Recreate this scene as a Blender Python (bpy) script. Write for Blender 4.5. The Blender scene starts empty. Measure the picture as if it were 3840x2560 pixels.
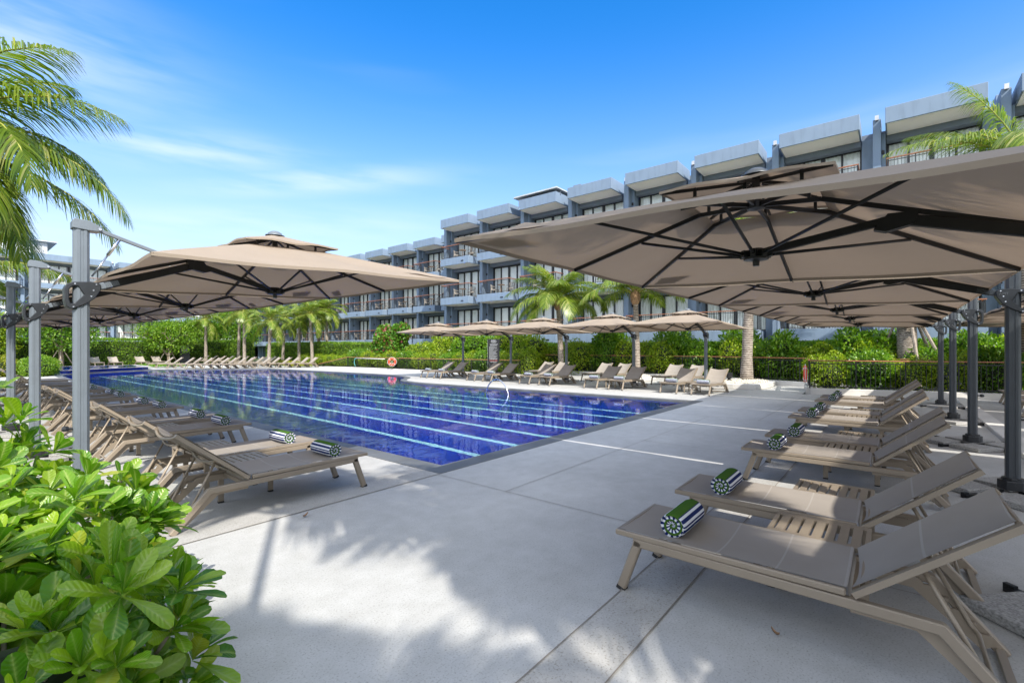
import bpy, bmesh, math, random
import numpy as np
from mathutils import Vector, Matrix
from mathutils.geometry import tessellate_polygon
SC = bpy.context.scene
COL = SC.collection
R = math.radians
V = Vector

# ------------------------------------------------------------------ helpers
def tag(o, label=None, cat=None, group=None, kind=None):
    if label: o['label'] = label
    if cat: o['category'] = cat
    if group: o['group'] = group
    if kind: o['kind'] = kind
    return o

def empty(name, loc=(0, 0, 0), rz=0.0, label=None, cat=None, group=None):
    o = bpy.data.objects.new(name, None)
    o.empty_display_size = 0.2
    COL.objects.link(o)
    o.location = loc
    o.rotation_euler = (0, 0, rz)
    return tag(o, label, cat, group)

KIDS = {}
def adopt(c, p):
    c.parent = p
    KIDS.setdefault(p.name, []).append(c)

def dup(o, loc=None, rz=None, label=None, group=None, parent=None):
    c = o.copy()
    COL.objects.link(c)
    if parent is not None:
        adopt(c, parent)
    if loc is not None: c.location = loc
    if rz is not None: c.rotation_euler = (0, 0, rz)
    if label: c['label'] = label
    if group: c['group'] = group
    for k in list(KIDS.get(o.name, [])):
        dup(k, parent=c)
    return c

class MB:
    """collects faces; build() links them as ONE mesh object"""
    def __init__(s):
        s.v = []; s.f = []
    def add(s, vs, fs):
        n = len(s.v)
        s.v += [tuple(p) for p in vs]
        s.f += [tuple(i + n for i in f) for f in fs]
        return s
    def box(s, x0, x1, y0, y1, z0, z1):
        return s.add([(x0, y0, z0), (x1, y0, z0), (x1, y1, z0), (x0, y1, z0), (x0, y0, z1), (x1, y0, z1), (x1, y1, z1), (x0, y1, z1)],
                     [(0, 3, 2, 1), (4, 5, 6, 7), (0, 1, 5, 4), (1, 2, 6, 5), (2, 3, 7, 6), (3, 0, 4, 7)])
    def bar(s, p, q, w, h, up=(0, 0, 1)):
        p = V(p); q = V(q); d = (q - p).normalized(); up = V(up)
        if abs(d.dot(up)) > 0.98: up = V((1, 0, 0))
        a = d.cross(up).normalized() * (w / 2); b = a.cross(d).normalized() * (h / 2)
        vs = [p - a - b, p + a - b, p + a + b, p - a + b, q - a - b, q + a - b, q + a + b, q - a + b]
        return s.add(vs, [(0, 1, 2, 3), (7, 6, 5, 4), (0, 4, 5, 1), (1, 5, 6, 2), (2, 6, 7, 3), (3, 7, 4, 0)])
    def tube(s, pts, r, n=8, cap=True):
        pts = [V(p) for p in pts]
        rs = r if isinstance(r, (list, tuple)) else [r] * len(pts)
        rings = []; a = None
        for i, p in enumerate(pts):
            d = (pts[min(i + 1, len(pts) - 1)] - pts[max(i - 1, 0)]).normalized()
            if a is None:
                a = d.cross(V((0, 0, 1)))
                if a.length < 0.05: a = d.cross(V((1, 0, 0)))
            a = (a - d * a.dot(d)).normalized(); b = d.cross(a)
            rings.append([p + (a * math.cos(2 * math.pi * k / n) + b * math.sin(2 * math.pi * k / n)) * rs[i] for k in range(n)])
        vs = [q for rg in rings for q in rg]; fs = []
        for i in range(len(pts) - 1):
            for k in range(n):
                fs.append((i * n + k, i * n + (k + 1) % n, (i + 1) * n + (k + 1) % n, (i + 1) * n + k))
        if cap:
            fs.append(tuple(reversed(range(n)))); fs.append(tuple(range((len(pts) - 1) * n, len(pts) * n)))
        return s.add(vs, fs)
    def rail(s, pts, w, h, up=(0, 0, 1)):
        """mitred rectangular section along a polyline in a vertical plane"""
        pts = [V(p) for p in pts]; up = V(up); vs = []; fs = []
        side = None
        for i, p in enumerate(pts):
            d0 = (p - pts[i - 1]).normalized() if i else (pts[1] - p).normalized()
            d1 = (pts[i + 1] - p).normalized() if i < len(pts) - 1 else d0
            d = (d0 + d1).normalized()
            if side is None: side = d.cross(up).normalized()
            nrm = side.cross(d).normalized()
            k = 1.0 / max(0.3, d.dot(d1))
            a = side * (w / 2); b = nrm * (h / 2 * k)
            vs += [p - a - b, p + a - b, p + a + b, p - a + b]
        m = len(pts)
        for i in range(m - 1):
            for k in range(4):
                fs.append((i * 4 + k, (i + 1) * 4 + k, (i + 1) * 4 + (k + 1) % 4, i * 4 + (k + 1) % 4))
        fs.append((0, 1, 2, 3)); fs.append(tuple((m - 1) * 4 + k for k in (3, 2, 1, 0)))
        return s.add(vs, fs)
    def lathe(s, prof, n=16, c=(0, 0, 0)):
        vs = []; fs = []
        for r, z in prof:
            vs += [(c[0] + r * math.cos(2 * math.pi * k / n), c[1] + r * math.sin(2 * math.pi * k / n), c[2] + z) for k in range(n)]
        for i in range(len(prof) - 1):
            for k in range(n):
                fs.append((i * n + k, i * n + (k + 1) % n, (i + 1) * n + (k + 1) % n, (i + 1) * n + k))
        return s.add(vs, fs)
    def prism(s, outline, depth, f):
        """outline of 2D points extruded by depth; f(u,v,w)->xyz"""
        n = len(outline)
        vs = [f(u, v, -depth / 2) for u, v in outline] + [f(u, v, depth / 2) for u, v in outline]
        fs = []
        for t in tessellate_polygon([[V((u, v, 0)) for u, v in outline]]):
            fs.append((t[2], t[1], t[0])); fs.append(tuple(i + n for i in t))
        for k in range(n):
            fs.append((k, (k + 1) % n, n + (k + 1) % n, n + k))
        return s.add(vs, fs)
    def build(s, name, m, parent=None, bevel=0, smooth=False, loc=None):
        me = bpy.data.meshes.new(name)
        me.from_pydata(s.v, [], s.f)
        bm = bmesh.new(); bm.from_mesh(me)
        bmesh.ops.recalc_face_normals(bm, faces=bm.faces)
        if bevel:
            es = [e for e in bm.edges if len(e.link_faces) == 2 and e.calc_face_angle(0) > 0.6]
            bmesh.ops.bevel(bm, geom=es, offset=bevel, segments=1, affect='EDGES', clamp_overlap=True)
        bm.to_mesh(me); bm.free()
        if smooth:
            me.polygons.foreach_set('use_smooth', [True] * len(me.polygons))
        return link(name, me, m, parent, loc)

def link(name, me, m, parent=None, loc=None):
    o = bpy.data.objects.new(name, me)
    COL.objects.link(o)
    if m is not None and not me.materials: me.materials.append(m)
    if parent is not None: adopt(o, parent)
    if loc is not None: o.location = loc
    return o

def smooth_by_angle(o, ang=40):
    me = o.data
    me.polygons.foreach_set('use_smooth', [True] * len(me.polygons))
    try: me.set_sharp_from_angle(angle=R(ang))
    except Exception: pass
    return o

def np_mesh(name, verts, quads, smooth=False):
    me = bpy.data.meshes.new(name)
    verts = np.asarray(verts, dtype=np.float32).reshape(-1, 3); quads = np.asarray(quads, dtype=np.int32)
    k = quads.shape[1]
    me.vertices.add(len(verts)); me.vertices.foreach_set('co', verts.ravel())
    me.loops.add(quads.size); me.loops.foreach_set('vertex_index', quads.ravel())
    me.polygons.add(len(quads)); me.polygons.foreach_set('loop_start', np.arange(0, quads.size, k, dtype=np.int32))
    me.polygons.foreach_set('loop_total', np.full(len(quads), k, dtype=np.int32))
    if smooth: me.polygons.foreach_set('use_smooth', np.ones(len(quads), dtype=bool))
    me.update(calc_edges=True); me.validate()
    return me

# ------------------------------------------------------------------ materials
def new_mat(name):
    m = bpy.data.materials.new(name); m.use_nodes = True
    nt = m.node_tree; b = nt.nodes['Principled BSDF']
    return m, nt, b
def setin(b, **k):
    for a, v in k.items():
        b.inputs[a.replace('_', ' ')].default_value = v
def rgb(c): return (c[0], c[1], c[2], 1)
def node(nt, t, **k):
    n = nt.nodes.new(t)
    for a, v in k.items(): setattr(n, a, v)
    return n
def noise(nt, scale, detail=4, rough=0.55, coord='Object', stretch=None):
    tc = node(nt, 'ShaderNodeTexCoord'); n = node(nt, 'ShaderNodeTexNoise')
    n.inputs['Scale'].default_value = scale; n.inputs['Detail'].default_value = detail; n.inputs['Roughness'].default_value = rough
    if stretch:
        mp = node(nt, 'ShaderNodeMapping'); mp.inputs['Scale'].default_value = stretch
        nt.links.new(tc.outputs[coord], mp.inputs[0]); nt.links.new(mp.outputs[0], n.inputs['Vector'])
    else: nt.links.new(tc.outputs[coord], n.inputs['Vector'])
    return n
def ramp(nt, fac, stops):
    r = node(nt, 'ShaderNodeValToRGB'); el = r.color_ramp.elements
    while len(el) < len(stops): el.new(0.5)
    for e, (p, c) in zip(el, stops): e.position = p; e.color = rgb(c)
    nt.links.new(fac, r.inputs[0]); return r
def bump(nt, b, h, strength=0.2, dist=0.01):
    bp = node(nt, 'ShaderNodeBump'); bp.inputs['Strength'].default_value = strength; bp.inputs['Distance'].default_value = dist
    nt.links.new(h, bp.inputs['Height']); nt.links.new(bp.outputs[0], b.inputs['Normal']); return bp

def simple(name, c, rough=0.5, metal=0.0, var=0.12, vscale=3.0, bscale=0, bstr=0.1, coord='Object', spec=0.5):
    m, nt, b = new_mat(name)
    setin(b, Roughness=rough, Metallic=metal, Specular_IOR_Level=spec)
    n = noise(nt, vscale, coord=coord)
    lo = [x * (1 - var) for x in c]; hi = [min(1, x * (1 + var)) for x in c]
    r = ramp(nt, n.outputs['Fac'], [(0.3, lo), (0.7, hi)])
    nt.links.new(r.outputs[0], b.inputs['Base Color'])
    if bscale:
        n2 = noise(nt, bscale, coord=coord); bump(nt, b, n2.outputs['Fac'], bstr, 0.004)
    return m

def leaf_mat(name, stops, rough=0.4, trans=0.35, spec=0.5, tint=(1.25, 1.35, 0.6)):
    m, nt, b = new_mat(name)
    g = node(nt, 'ShaderNodeNewGeometry')
    r = ramp(nt, g.outputs['Random Per Island'], stops)
    n = noise(nt, 1.3, 2)
    mx = node(nt, 'ShaderNodeMix', data_type='RGBA', blend_type='MULTIPLY'); mx.inputs[0].default_value = 0.6
    r2 = ramp(nt, n.outputs['Fac'], [(0.3, (0.65, 0.72, 0.7)), (0.7, (1.25, 1.2, 1.0))])
    nt.links.new(r.outputs[0], mx.inputs[6]); nt.links.new(r2.outputs[0], mx.inputs[7])
    nt.links.new(mx.outputs[2], b.inputs['Base Color'])
    setin(b, Roughness=rough, Specular_IOR_Level=spec)
    t = node(nt, 'ShaderNodeBsdfTranslucent')
    tm = node(nt, 'ShaderNodeMix', data_type='RGBA', blend_type='MULTIPLY'); tm.inputs[0].default_value = 1
    tm.inputs[7].default_value = rgb(tint); nt.links.new(mx.outputs[2], tm.inputs[6]); nt.links.new(tm.outputs[2], t.inputs[0])
    ms = node(nt, 'ShaderNodeMixShader'); ms.inputs[0].default_value = trans
    nt.links.new(b.outputs[0], ms.inputs[1]); nt.links.new(t.outputs[0], ms.inputs[2])
    nt.links.new(ms.outputs[0], nt.nodes['Material Output'].inputs[0])
    return m

M = {}
M['charcoal'] = simple('charcoal_post', (0.058, 0.066, 0.074), 0.42, 0.15, 0.08, 6)
M['post'] = simple('post_grey', (0.155, 0.178, 0.20), 0.42, 0.15, 0.08, 6)
M['black'] = simple('black_metal', (0.018, 0.019, 0.021), 0.42, 0.3, 0.15, 8)
M['plastic'] = simple('black_plastic', (0.022, 0.024, 0.027), 0.33, 0.0, 0.15, 20)
M['steel'] = simple('brushed_steel', (0.55, 0.56, 0.58), 0.22, 0.95, 0.08, 9)
M['rail'] = simple('champagne_paint', (0.285, 0.232, 0.172), 0.42, 0.15, 0.06, 5)
M['rubber'] = simple('dark_rubber', (0.02, 0.02, 0.02), 0.7)
M['granite'] = simple('granite_weight', (0.33, 0.32, 0.30), 0.75, 0, 0.45, 70, 60, 0.3)
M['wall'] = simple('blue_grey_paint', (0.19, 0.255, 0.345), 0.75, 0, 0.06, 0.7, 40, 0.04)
def wall_mat():
    m, nt, b = new_mat('streaked_blue_grey_paint'); setin(b, Roughness=0.78)
    a = noise(nt, 0.7, 4); s_ = noise(nt, 2.0, 4, 0.6, stretch=(1.6, 1.6, 0.22))
    r = ramp(nt, a.outputs['Fac'], [(0.3, (0.178, 0.240, 0.325)), (0.7, (0.200, 0.268, 0.360))]); r2 = ramp(nt, s_.outputs['Fac'], [(0.28, (0.80, 0.80, 0.79)), (0.5, (1, 1, 1)), (0.75, (1.05, 1.04, 1.03))])
    mx = node(nt, 'ShaderNodeMix', data_type='RGBA', blend_type='MULTIPLY'); mx.inputs[0].default_value = 0.9
    nt.links.new(r.outputs[0], mx.inputs[6]); nt.links.new(r2.outputs[0], mx.inputs[7]); nt.links.new(mx.outputs[2], b.inputs['Base Color'])
    g = noise(nt, 40); bump(nt, b, g.outputs['Fac'], 0.05, 0.004); return m
M['wall'] = wall_mat()
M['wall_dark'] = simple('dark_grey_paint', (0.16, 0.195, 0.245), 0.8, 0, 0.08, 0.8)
M['soffit'] = simple('white_soffit', (0.90, 0.885, 0.85), 0.8, 0, 0.03, 1.0)
M['frame'] = simple('dark_window_frame', (0.025, 0.028, 0.032), 0.4, 0.3)
M['handrail'] = simple('brown_handrail', (0.33, 0.13, 0.065), 0.45, 0, 0.2, 6)
M['bouncetile'] = simple('pale_bounce_tile', (0.62, 0.60, 0.56), 0.7, 0, 0.06, 2)
M['room'] = simple('dim_room', (0.02, 0.02, 0.022), 0.9)
M['white'] = simple('white_plastic', (0.75, 0.76, 0.77), 0.5)
M['rattan'] = simple('woven_rope', (0.42, 0.38, 0.33), 0.8, 0, 0.35, 40)
M['teak'] = simple('teak_wood', (0.30, 0.19, 0.10), 0.55, 0, 0.25, 12)
M['coping'] = simple('grey_slate_coping', (0.115, 0.12, 0.122), 0.6, 0, 0.25, 1.7, 45, 0.15)
M['concrete'] = simple('pale_concrete', (0.56, 0.54, 0.50), 0.8, 0, 0.1, 1.5, 60, 0.1)
M['red'] = simple('red_orange_buoy', (0.75, 0.07, 0.03), 0.5, 0, 0.1)
M['rope'] = simple('white_rope', (0.7, 0.7, 0.68), 0.8)
M['bark'] = simple('tree_bark', (0.20, 0.155, 0.11), 0.9, 0, 0.4, 9, 30, 0.6)
M['stick'] = simple('weathered_prop', (0.30, 0.25, 0.20), 0.85, 0, 0.3, 14)
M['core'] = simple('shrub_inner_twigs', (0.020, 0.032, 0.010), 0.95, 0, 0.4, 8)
M['soil'] = simple('planter_soil', (0.055, 0.042, 0.03), 0.95, 0, 0.4, 12, 30, 0.5)
M['pebble'] = simple('cream_pebbles', (0.62, 0.56, 0.44), 0.7, 0, 0.2, 30)
M['silver'] = simple('corrugated_zinc', (0.52, 0.53, 0.54), 0.5, 0.2)
M['text'] = simple('grey_lettering', (0.24, 0.25, 0.26), 0.7)
M['textred'] = simple('red_lettering', (0.28, 0.06, 0.06), 0.7)
M['emblem'] = simple('grey_emblem', (0.13, 0.135, 0.14), 0.5)
M['navy'] = simple('navy_terry', (0.018, 0.028, 0.10), 0.95)

# woven sling fabric
def sling():
    m, nt, b = new_mat('taupe_sling'); setin(b, Roughness=0.75, Specular_IOR_Level=0.3)
    tc = node(nt, 'ShaderNodeTexCoord'); n = noise(nt, 2.2, 3)
    r = ramp(nt, n.outputs['Fac'], [(0.3, (0.285, 0.250, 0.212)), (0.7, (0.325, 0.288, 0.247))])
    # quilted cross seams every 0.29 m
    sp = node(nt, 'ShaderNodeSeparateXYZ'); nt.links.new(tc.outputs['Object'], sp.inputs[0])
    ma = node(nt, 'ShaderNodeMath', operation='PINGPONG'); ma.inputs[1].default_value = 0.145
    nt.links.new(sp.outputs['X'], ma.inputs[0])
    cp = node(nt, 'ShaderNodeMath', operation='LESS_THAN'); cp.inputs[1].default_value = 0.005
    nt.links.new(ma.outputs[0], cp.inputs[0])
    mx = node(nt, 'ShaderNodeMix', data_type='RGBA'); nt.links.new(cp.outputs[0], mx.inputs[0])
    nt.links.new(r.outputs[0], mx.inputs[6]); mx.inputs[7].default_value = (0.36, 0.325, 0.285, 1)
    nt.links.new(mx.outputs[2], b.inputs['Base Color'])
    w = noise(nt, 350, 1); bump(nt, b, w.outputs['Fac'], 0.15, 0.002)
    return m
M['sling'] = sling()

def canvas():
    m, nt, b = new_mat('taupe_canvas'); setin(b, Roughness=0.85, Specular_IOR_Level=0.2)
    n = noise(nt, 0.9, 4)
    r = ramp(nt, n.outputs['Fac'], [(0.3, (0.340, 0.272, 0.205)), (0.7, (0.390, 0.316, 0.243))])
    nt.links.new(r.outputs[0], b.inputs['Base Color'])
    n2 = noise(nt, 3.2, 4); wv = noise(nt, 420, 1)
    ad = node(nt, 'ShaderNodeMath', operation='MULTIPLY_ADD'); nt.links.new(wv.outputs['Fac'], ad.inputs[0]); ad.inputs[1].default_value = 0.05; nt.links.new(n2.outputs['Fac'], ad.inputs[2])
    bump(nt, b, ad.outputs[0], 0.35, 0.035)
    t = node(nt, 'ShaderNodeBsdfTranslucent'); t.inputs[0].default_value = (0.29, 0.215, 0.155, 1)
    ms = node(nt, 'ShaderNodeMixShader'); ms.inputs[0].default_value = 0.24
    nt.links.new(b.outputs[0], ms.inputs[1]); nt.links.new(t.outputs[0], ms.inputs[2])
    nt.links.new(ms.outputs[0], nt.nodes['Material Output'].inputs[0])
    return m
M['canvas'] = canvas()

def pane():
    m, nt, b = new_mat('window_glass'); nt.nodes.remove(b)
    gl = node(nt, 'ShaderNodeBsdfGlossy'); gl.inputs['Roughness'].default_value = 0.02
    tr = node(nt, 'ShaderNodeBsdfTransparent'); tr.inputs[0].default_value = (0.96, 0.98, 0.98, 1)
    lw = node(nt, 'ShaderNodeLayerWeight'); lw.inputs[0].default_value = 0.5
    pw = node(nt, 'ShaderNodeMath', operation='POWER'); pw.inputs[1].default_value = 4.5; nt.links.new(lw.outputs['Facing'], pw.inputs[0])
    fr = node(nt, 'ShaderNodeMath', operation='MULTIPLY_ADD'); nt.links.new(pw.outputs[0], fr.inputs[0]); fr.inputs[1].default_value = 0.85; fr.inputs[2].default_value = 0.045
    ms = node(nt, 'ShaderNodeMixShader')
    nt.links.new(fr.outputs[0], ms.inputs[0]); nt.links.new(tr.outputs[0], ms.inputs[1]); nt.links.new(gl.outputs[0], ms.inputs[2])
    nt.links.new(ms.outputs[0], nt.nodes['Material Output'].inputs[0]); return m
M['pane'] = pane()
M['curtain'] = simple('white_sheer_curtain', (0.90, 0.90, 0.88), 0.9, 0, 0.03, 3)

def water():
    m, nt, b = new_mat('pool_water'); nt.nodes.remove(b)
    g = node(nt, 'ShaderNodeBsdfGlass'); g.inputs['IOR'].default_value = 1.333; g.inputs['Roughness'].default_value = 0.0
    g.inputs[0].default_value = (0.86, 0.93, 1, 1)
    a = noise(nt, 1.5, 2, 0.5, stretch=(1.0, 1.6, 1)); c = noise(nt, 5.5, 2, 0.5, stretch=(1.4, 1.0, 1))
    ad = node(nt, 'ShaderNodeMath', operation='MULTIPLY_ADD'); ad.inputs[1].default_value = 0.22
    nt.links.new(c.outputs['Fac'], ad.inputs[0]); nt.links.new(a.outputs['Fac'], ad.inputs[2])
    bp = node(nt, 'ShaderNodeBump'); bp.inputs['Strength'].default_value = 0.4; bp.inputs['Distance'].default_value = 0.009
    nt.links.new(ad.outputs[0], bp.inputs['Height']); nt.links.new(bp.outputs[0], g.inputs['Normal'])
    nt.links.new(g.outputs[0], nt.nodes['Material Output'].inputs[0]); return m
M['water'] = water()

def tiles(name, c, c2):
    m, nt, b = new_mat(name); setin(b, Roughness=0.35)
    tc = node(nt, 'ShaderNodeTexCoord'); br = node(nt, 'ShaderNodeTexBrick'); br.offset = 0.0
    br.inputs['Color1'].default_value = rgb(c); br.inputs['Color2'].default_value = rgb(c2)
    br.inputs['Mortar'].default_value = rgb([x * 0.75 for x in c]); br.inputs['Scale'].default_value = 1
    br.inputs['Brick Width'].default_value = 0.1; br.inputs['Row Height'].default_value = 0.1; br.inputs['Mortar Size'].default_value = 0.006
    nt.links.new(tc.outputs['Object'], br.inputs['Vector']); nt.links.new(br.outputs[0], b.inputs['Base Color'])
    return m
M['tile'] = tiles('cobalt_pool_tile', (0.004, 0.034, 0.36), (0.007, 0.046, 0.43))
M['lane'] = tiles('aqua_lane_tile', (0.55, 0.97, 0.95), (0.6, 0.98, 0.96))

def deck_mat(name, base, amp=1.0):
    m, nt, b = new_mat(name); setin(b, Roughness=0.72, Specular_IOR_Level=0.35)
    big = noise(nt, 0.55, 5, 0.6); fine = noise(nt, 95, 2, 0.6); mid = noise(nt, 5, 5, 0.65)
    r = ramp(nt, big.outputs['Fac'], [(0.28, [x * (1 - 0.13 * amp) for x in base]), (0.72, [x * (1 + 0.05 * amp) for x in base])])
    r1 = ramp(nt, mid.outputs['Fac'], [(0.3, (0.90, 0.895, 0.88)), (0.65, (1.03, 1.03, 1.03))])
    r2 = ramp(nt, fine.outputs['Fac'], [(0.30, (0.62, 0.60, 0.56)), (0.45, (1, 1, 1)), (0.62, (1, 1, 1)), (0.72, (1.22, 1.22, 1.2))])
    a = node(nt, 'ShaderNodeMix', data_type='RGBA', blend_type='MULTIPLY'); a.inputs[0].default_value = 1
    c = node(nt, 'ShaderNodeMix', data_type='RGBA', blend_type='MULTIPLY'); c.inputs[0].default_value = 0.65 * amp
    nt.links.new(r.outputs[0], a.inputs[6]); nt.links.new(r1.outputs[0], a.inputs[7])
    nt.links.new(a.outputs[2], c.inputs[6]); nt.links.new(r2.outputs[0], c.inputs[7])
    nt.links.new(c.outputs[2], b.inputs['Base Color'])
    bump(nt, b, fine.outputs['Fac'], 0.12, 0.003)
    return m
M['deck'] = deck_mat('washed_concrete', (0.47, 0.465, 0.445), 1.25)
M['band'] = deck_mat('coarse_aggregate_band', (0.435, 0.42, 0.39), 1.5)
M['joint'] = simple('deck_joint', (0.22, 0.19, 0.155), 0.9)
M['ground'] = simple('lawn_soil', (0.07, 0.10, 0.035), 0.95, 0, 0.4, 0.6)

# foliage (base colours in the 0.03..0.2 range)
M['palm'] = leaf_mat('palm_leaf', [(0, (0.080, 0.150, 0.012)), (0.5, (0.17, 0.25, 0.022)), (0.85, (0.24, 0.30, 0.045)), (1, (0.45, 0.43, 0.18))], 0.34, 0.42)
M['hedge'] = leaf_mat('hedge_leaf', [(0, (0.085, 0.19, 0.012)), (0.6, (0.16, 0.30, 0.018)), (1, (0.30, 0.42, 0.035))], 0.45, 0.42)
M['lime'] = leaf_mat('lime_leaf', [(0, (0.16, 0.27, 0.012)), (0.6, (0.28, 0.40, 0.018)), (1, (0.46, 0.50, 0.04))], 0.45, 0.45)
M['mid'] = leaf_mat('glossy_green_leaf', [(0, (0.075, 0.185, 0.014)), (0.6, (0.14, 0.29, 0.020)), (1, (0.28, 0.42, 0.04))], 0.34, 0.42)
M['grape'] = leaf_mat('red_tinged_leaf', [(0, (0.06, 0.17, 0.014)), (0.72, (0.13, 0.29, 0.024)), (0.86, (0.14, 0.22, 0.03)), (0.88, (0.25, 0.07, 0.06)), (1, (0.32, 0.10, 0.09))], 0.35, 0.3)
M['yellow'] = leaf_mat('yellow_green_leaf', [(0, (0.14, 0.18, 0.01)), (0.6, (0.30, 0.33, 0.015)), (1, (0.48, 0.44, 0.03))], 0.45, 0.4)
M['scaev'] = leaf_mat('broad_shiny_leaf', [(0, (0.07, 0.20, 0.010)), (0.5, (0.165, 0.33, 0.013)), (0.92, (0.31, 0.45, 0.025)), (1, (0.42, 0.42, 0.06))], 0.30, 0.42, 0.6)
M['rachis'] = simple('yellow_green_stalk', (0.30, 0.30, 0.05), 0.5, 0, 0.25, 4)
M['boot'] = simple('palm_fibre', (0.33, 0.20, 0.11), 0.95, 0, 0.45, 14, 40, 0.6)

def vein(m):
    """paler midrib and faint side veins from the leaf's own rib attribute"""
    nt = m.node_tree; b = nt.nodes['Principled BSDF']
    src = b.inputs['Base Color'].links[0].from_socket
    at = node(nt, 'ShaderNodeAttribute'); at.attribute_name = 'rib'
    pw = node(nt, 'ShaderNodeMath', operation='POWER'); pw.inputs[1].default_value = 7.0; nt.links.new(at.outputs['Fac'], pw.inputs[0])
    n = noise(nt, 34, 3, 0.6); r = ramp(nt, n.outputs['Fac'], [(0.3, (0.72, 0.75, 0.7)), (0.6, (1.05, 1.05, 1.0)), (0.78, (1.25, 1.1, 0.9))])
    m1 = node(nt, 'ShaderNodeMix', data_type='RGBA', blend_type='MULTIPLY'); m1.inputs[0].default_value = 0.7
    nt.links.new(src, m1.inputs[6]); nt.links.new(r.outputs[0], m1.inputs[7])
    m2 = node(nt, 'ShaderNodeMix', data_type='RGBA'); nt.links.new(pw.outputs[0], m2.inputs[0]); nt.links.new(m1.outputs[2], m2.inputs[6]); m2.inputs[7].default_value = (0.42, 0.52, 0.13, 1)
    nt.links.new(m2.outputs[2], b.inputs['Base Color'])
    w = node(nt, 'ShaderNodeAttribute'); w.attribute_name = 'along'
    ml = node(nt, 'ShaderNodeMath', operation='MULTIPLY_ADD'); nt.links.new(w.outputs['Fac'], ml.inputs[0]); ml.inputs[1].default_value = 60.0
    mr = node(nt, 'ShaderNodeMath', operation='MULTIPLY'); mr.inputs[1].default_value = 9.0; nt.links.new(at.outputs['Fac'], mr.inputs[0]); nt.links.new(mr.outputs[0], ml.inputs[2])
    sn = node(nt, 'ShaderNodeMath', operation='SINE'); nt.links.new(ml.outputs[0], sn.inputs[0])
    bump(nt, b, sn.outputs[0], 0.25, 0.002)
vein(M['scaev'])
def palm_bark():
    m, nt, b = new_mat('ringed_palm_bark'); setin(b, Roughness=0.9)
    tc = node(nt, 'ShaderNodeTexCoord'); w = node(nt, 'ShaderNodeTexWave', bands_direction='Z')
    w.inputs['Scale'].default_value = 4.2; w.inputs['Distortion'].default_value = 2.2; w.inputs['Detail'].default_value = 3; w.inputs['Detail Scale'].default_value = 2.5
    nt.links.new(tc.outputs['Object'], w.inputs['Vector'])
    r = ramp(nt, w.outputs['Fac'], [(0.1, (0.13, 0.10, 0.08)), (0.45, (0.33, 0.28, 0.23)), (0.9, (0.42, 0.37, 0.31))])
    n = noise(nt, 6, 4); mx = node(nt, 'ShaderNodeMix', data_type='RGBA', blend_type='MULTIPLY'); mx.inputs[0].default_value = 0.8
    r2 = ramp(nt, n.outputs['Fac'], [(0.35, (0.55, 0.52, 0.48)), (0.65, (1.1, 1.08, 1.05))])
    nt.links.new(r.outputs[0], mx.inputs[6]); nt.links.new(r2.outputs[0], mx.inputs[7]); nt.links.new(mx.outputs[2], b.inputs['Base Color'])
    bump(nt, b, w.outputs['Fac'], 0.6, 0.02)
    return m
M['palmbark'] = palm_bark()

def towel_mat():
    m, nt, b = new_mat('striped_terry'); setin(b, Roughness=0.95, Specular_IOR_Level=0.1)
    # object space: roll axis along Y; stripes follow the angle round the roll
    tc = node(nt, 'ShaderNodeTexCoord'); sp = node(nt, 'ShaderNodeSeparateXYZ'); nt.links.new(tc.outputs['Object'], sp.inputs[0])
    za = node(nt, 'ShaderNodeMath', operation='SUBTRACT'); za.inputs[1].default_value = 0.075; nt.links.new(sp.outputs['Z'], za.inputs[0])
    at = node(nt, 'ShaderNodeMath', operation='ARCTAN2'); nt.links.new(za.outputs[0], at.inputs[0]); nt.links.new(sp.outputs['X'], at.inputs[1])
    ab = node(nt, 'ShaderNodeMath', operation='ABSOLUTE'); nt.links.new(at.outputs[0], ab.inputs[0])
    nx = node(nt, 'ShaderNodeMath', operation='MULTIPLY'); nx.inputs[1].default_value = 12.5; nt.links.new(at.outputs[0], nx.inputs[0])
    sn = node(nt, 'ShaderNodeMath', operation='SINE'); nt.links.new(nx.outputs[0], sn.inputs[0])
    gt = node(nt, 'ShaderNodeMath', operation='GREATER_THAN'); gt.inputs[1].default_value = -0.25; nt.links.new(sn.outputs[0], gt.inputs[0])
    st = node(nt, 'ShaderNodeMix', data_type='RGBA'); nt.links.new(gt.outputs[0], st.inputs[0])
    st.inputs[6].default_value = (0.70, 0.72, 0.74, 1); st.inputs[7].default_value = (0.018, 0.03, 0.115, 1)
    # green band over the top: angles 45..140 degrees
    g1 = node(nt, 'ShaderNodeMath', operation='GREATER_THAN'); g1.inputs[1].default_value = 0.95; nt.links.new(at.outputs[0], g1.inputs[0])
    g2 = node(nt, 'ShaderNodeMath', operation='LESS_THAN'); g2.inputs[1].default_value = 2.20; nt.links.new(at.outputs[0], g2.inputs[0])
    gm = node(nt, 'ShaderNodeMath', operation='MULTIPLY'); nt.links.new(g1.outputs[0], gm.inputs[0]); nt.links.new(g2.outputs[0], gm.inputs[1])
    c = node(nt, 'ShaderNodeMix', data_type='RGBA'); nt.links.new(gm.outputs[0], c.inputs[0]); nt.links.new(st.outputs[2], c.inputs[6])
    c.inputs[7].default_value = (0.058, 0.135, 0.018, 1)
    nt.links.new(c.outputs[2], b.inputs['Base Color'])
    n = noise(nt, 160, 2); bump(nt, b, n.outputs['Fac'], 0.5, 0.006)
    return m
M['towel'] = towel_mat()
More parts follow.
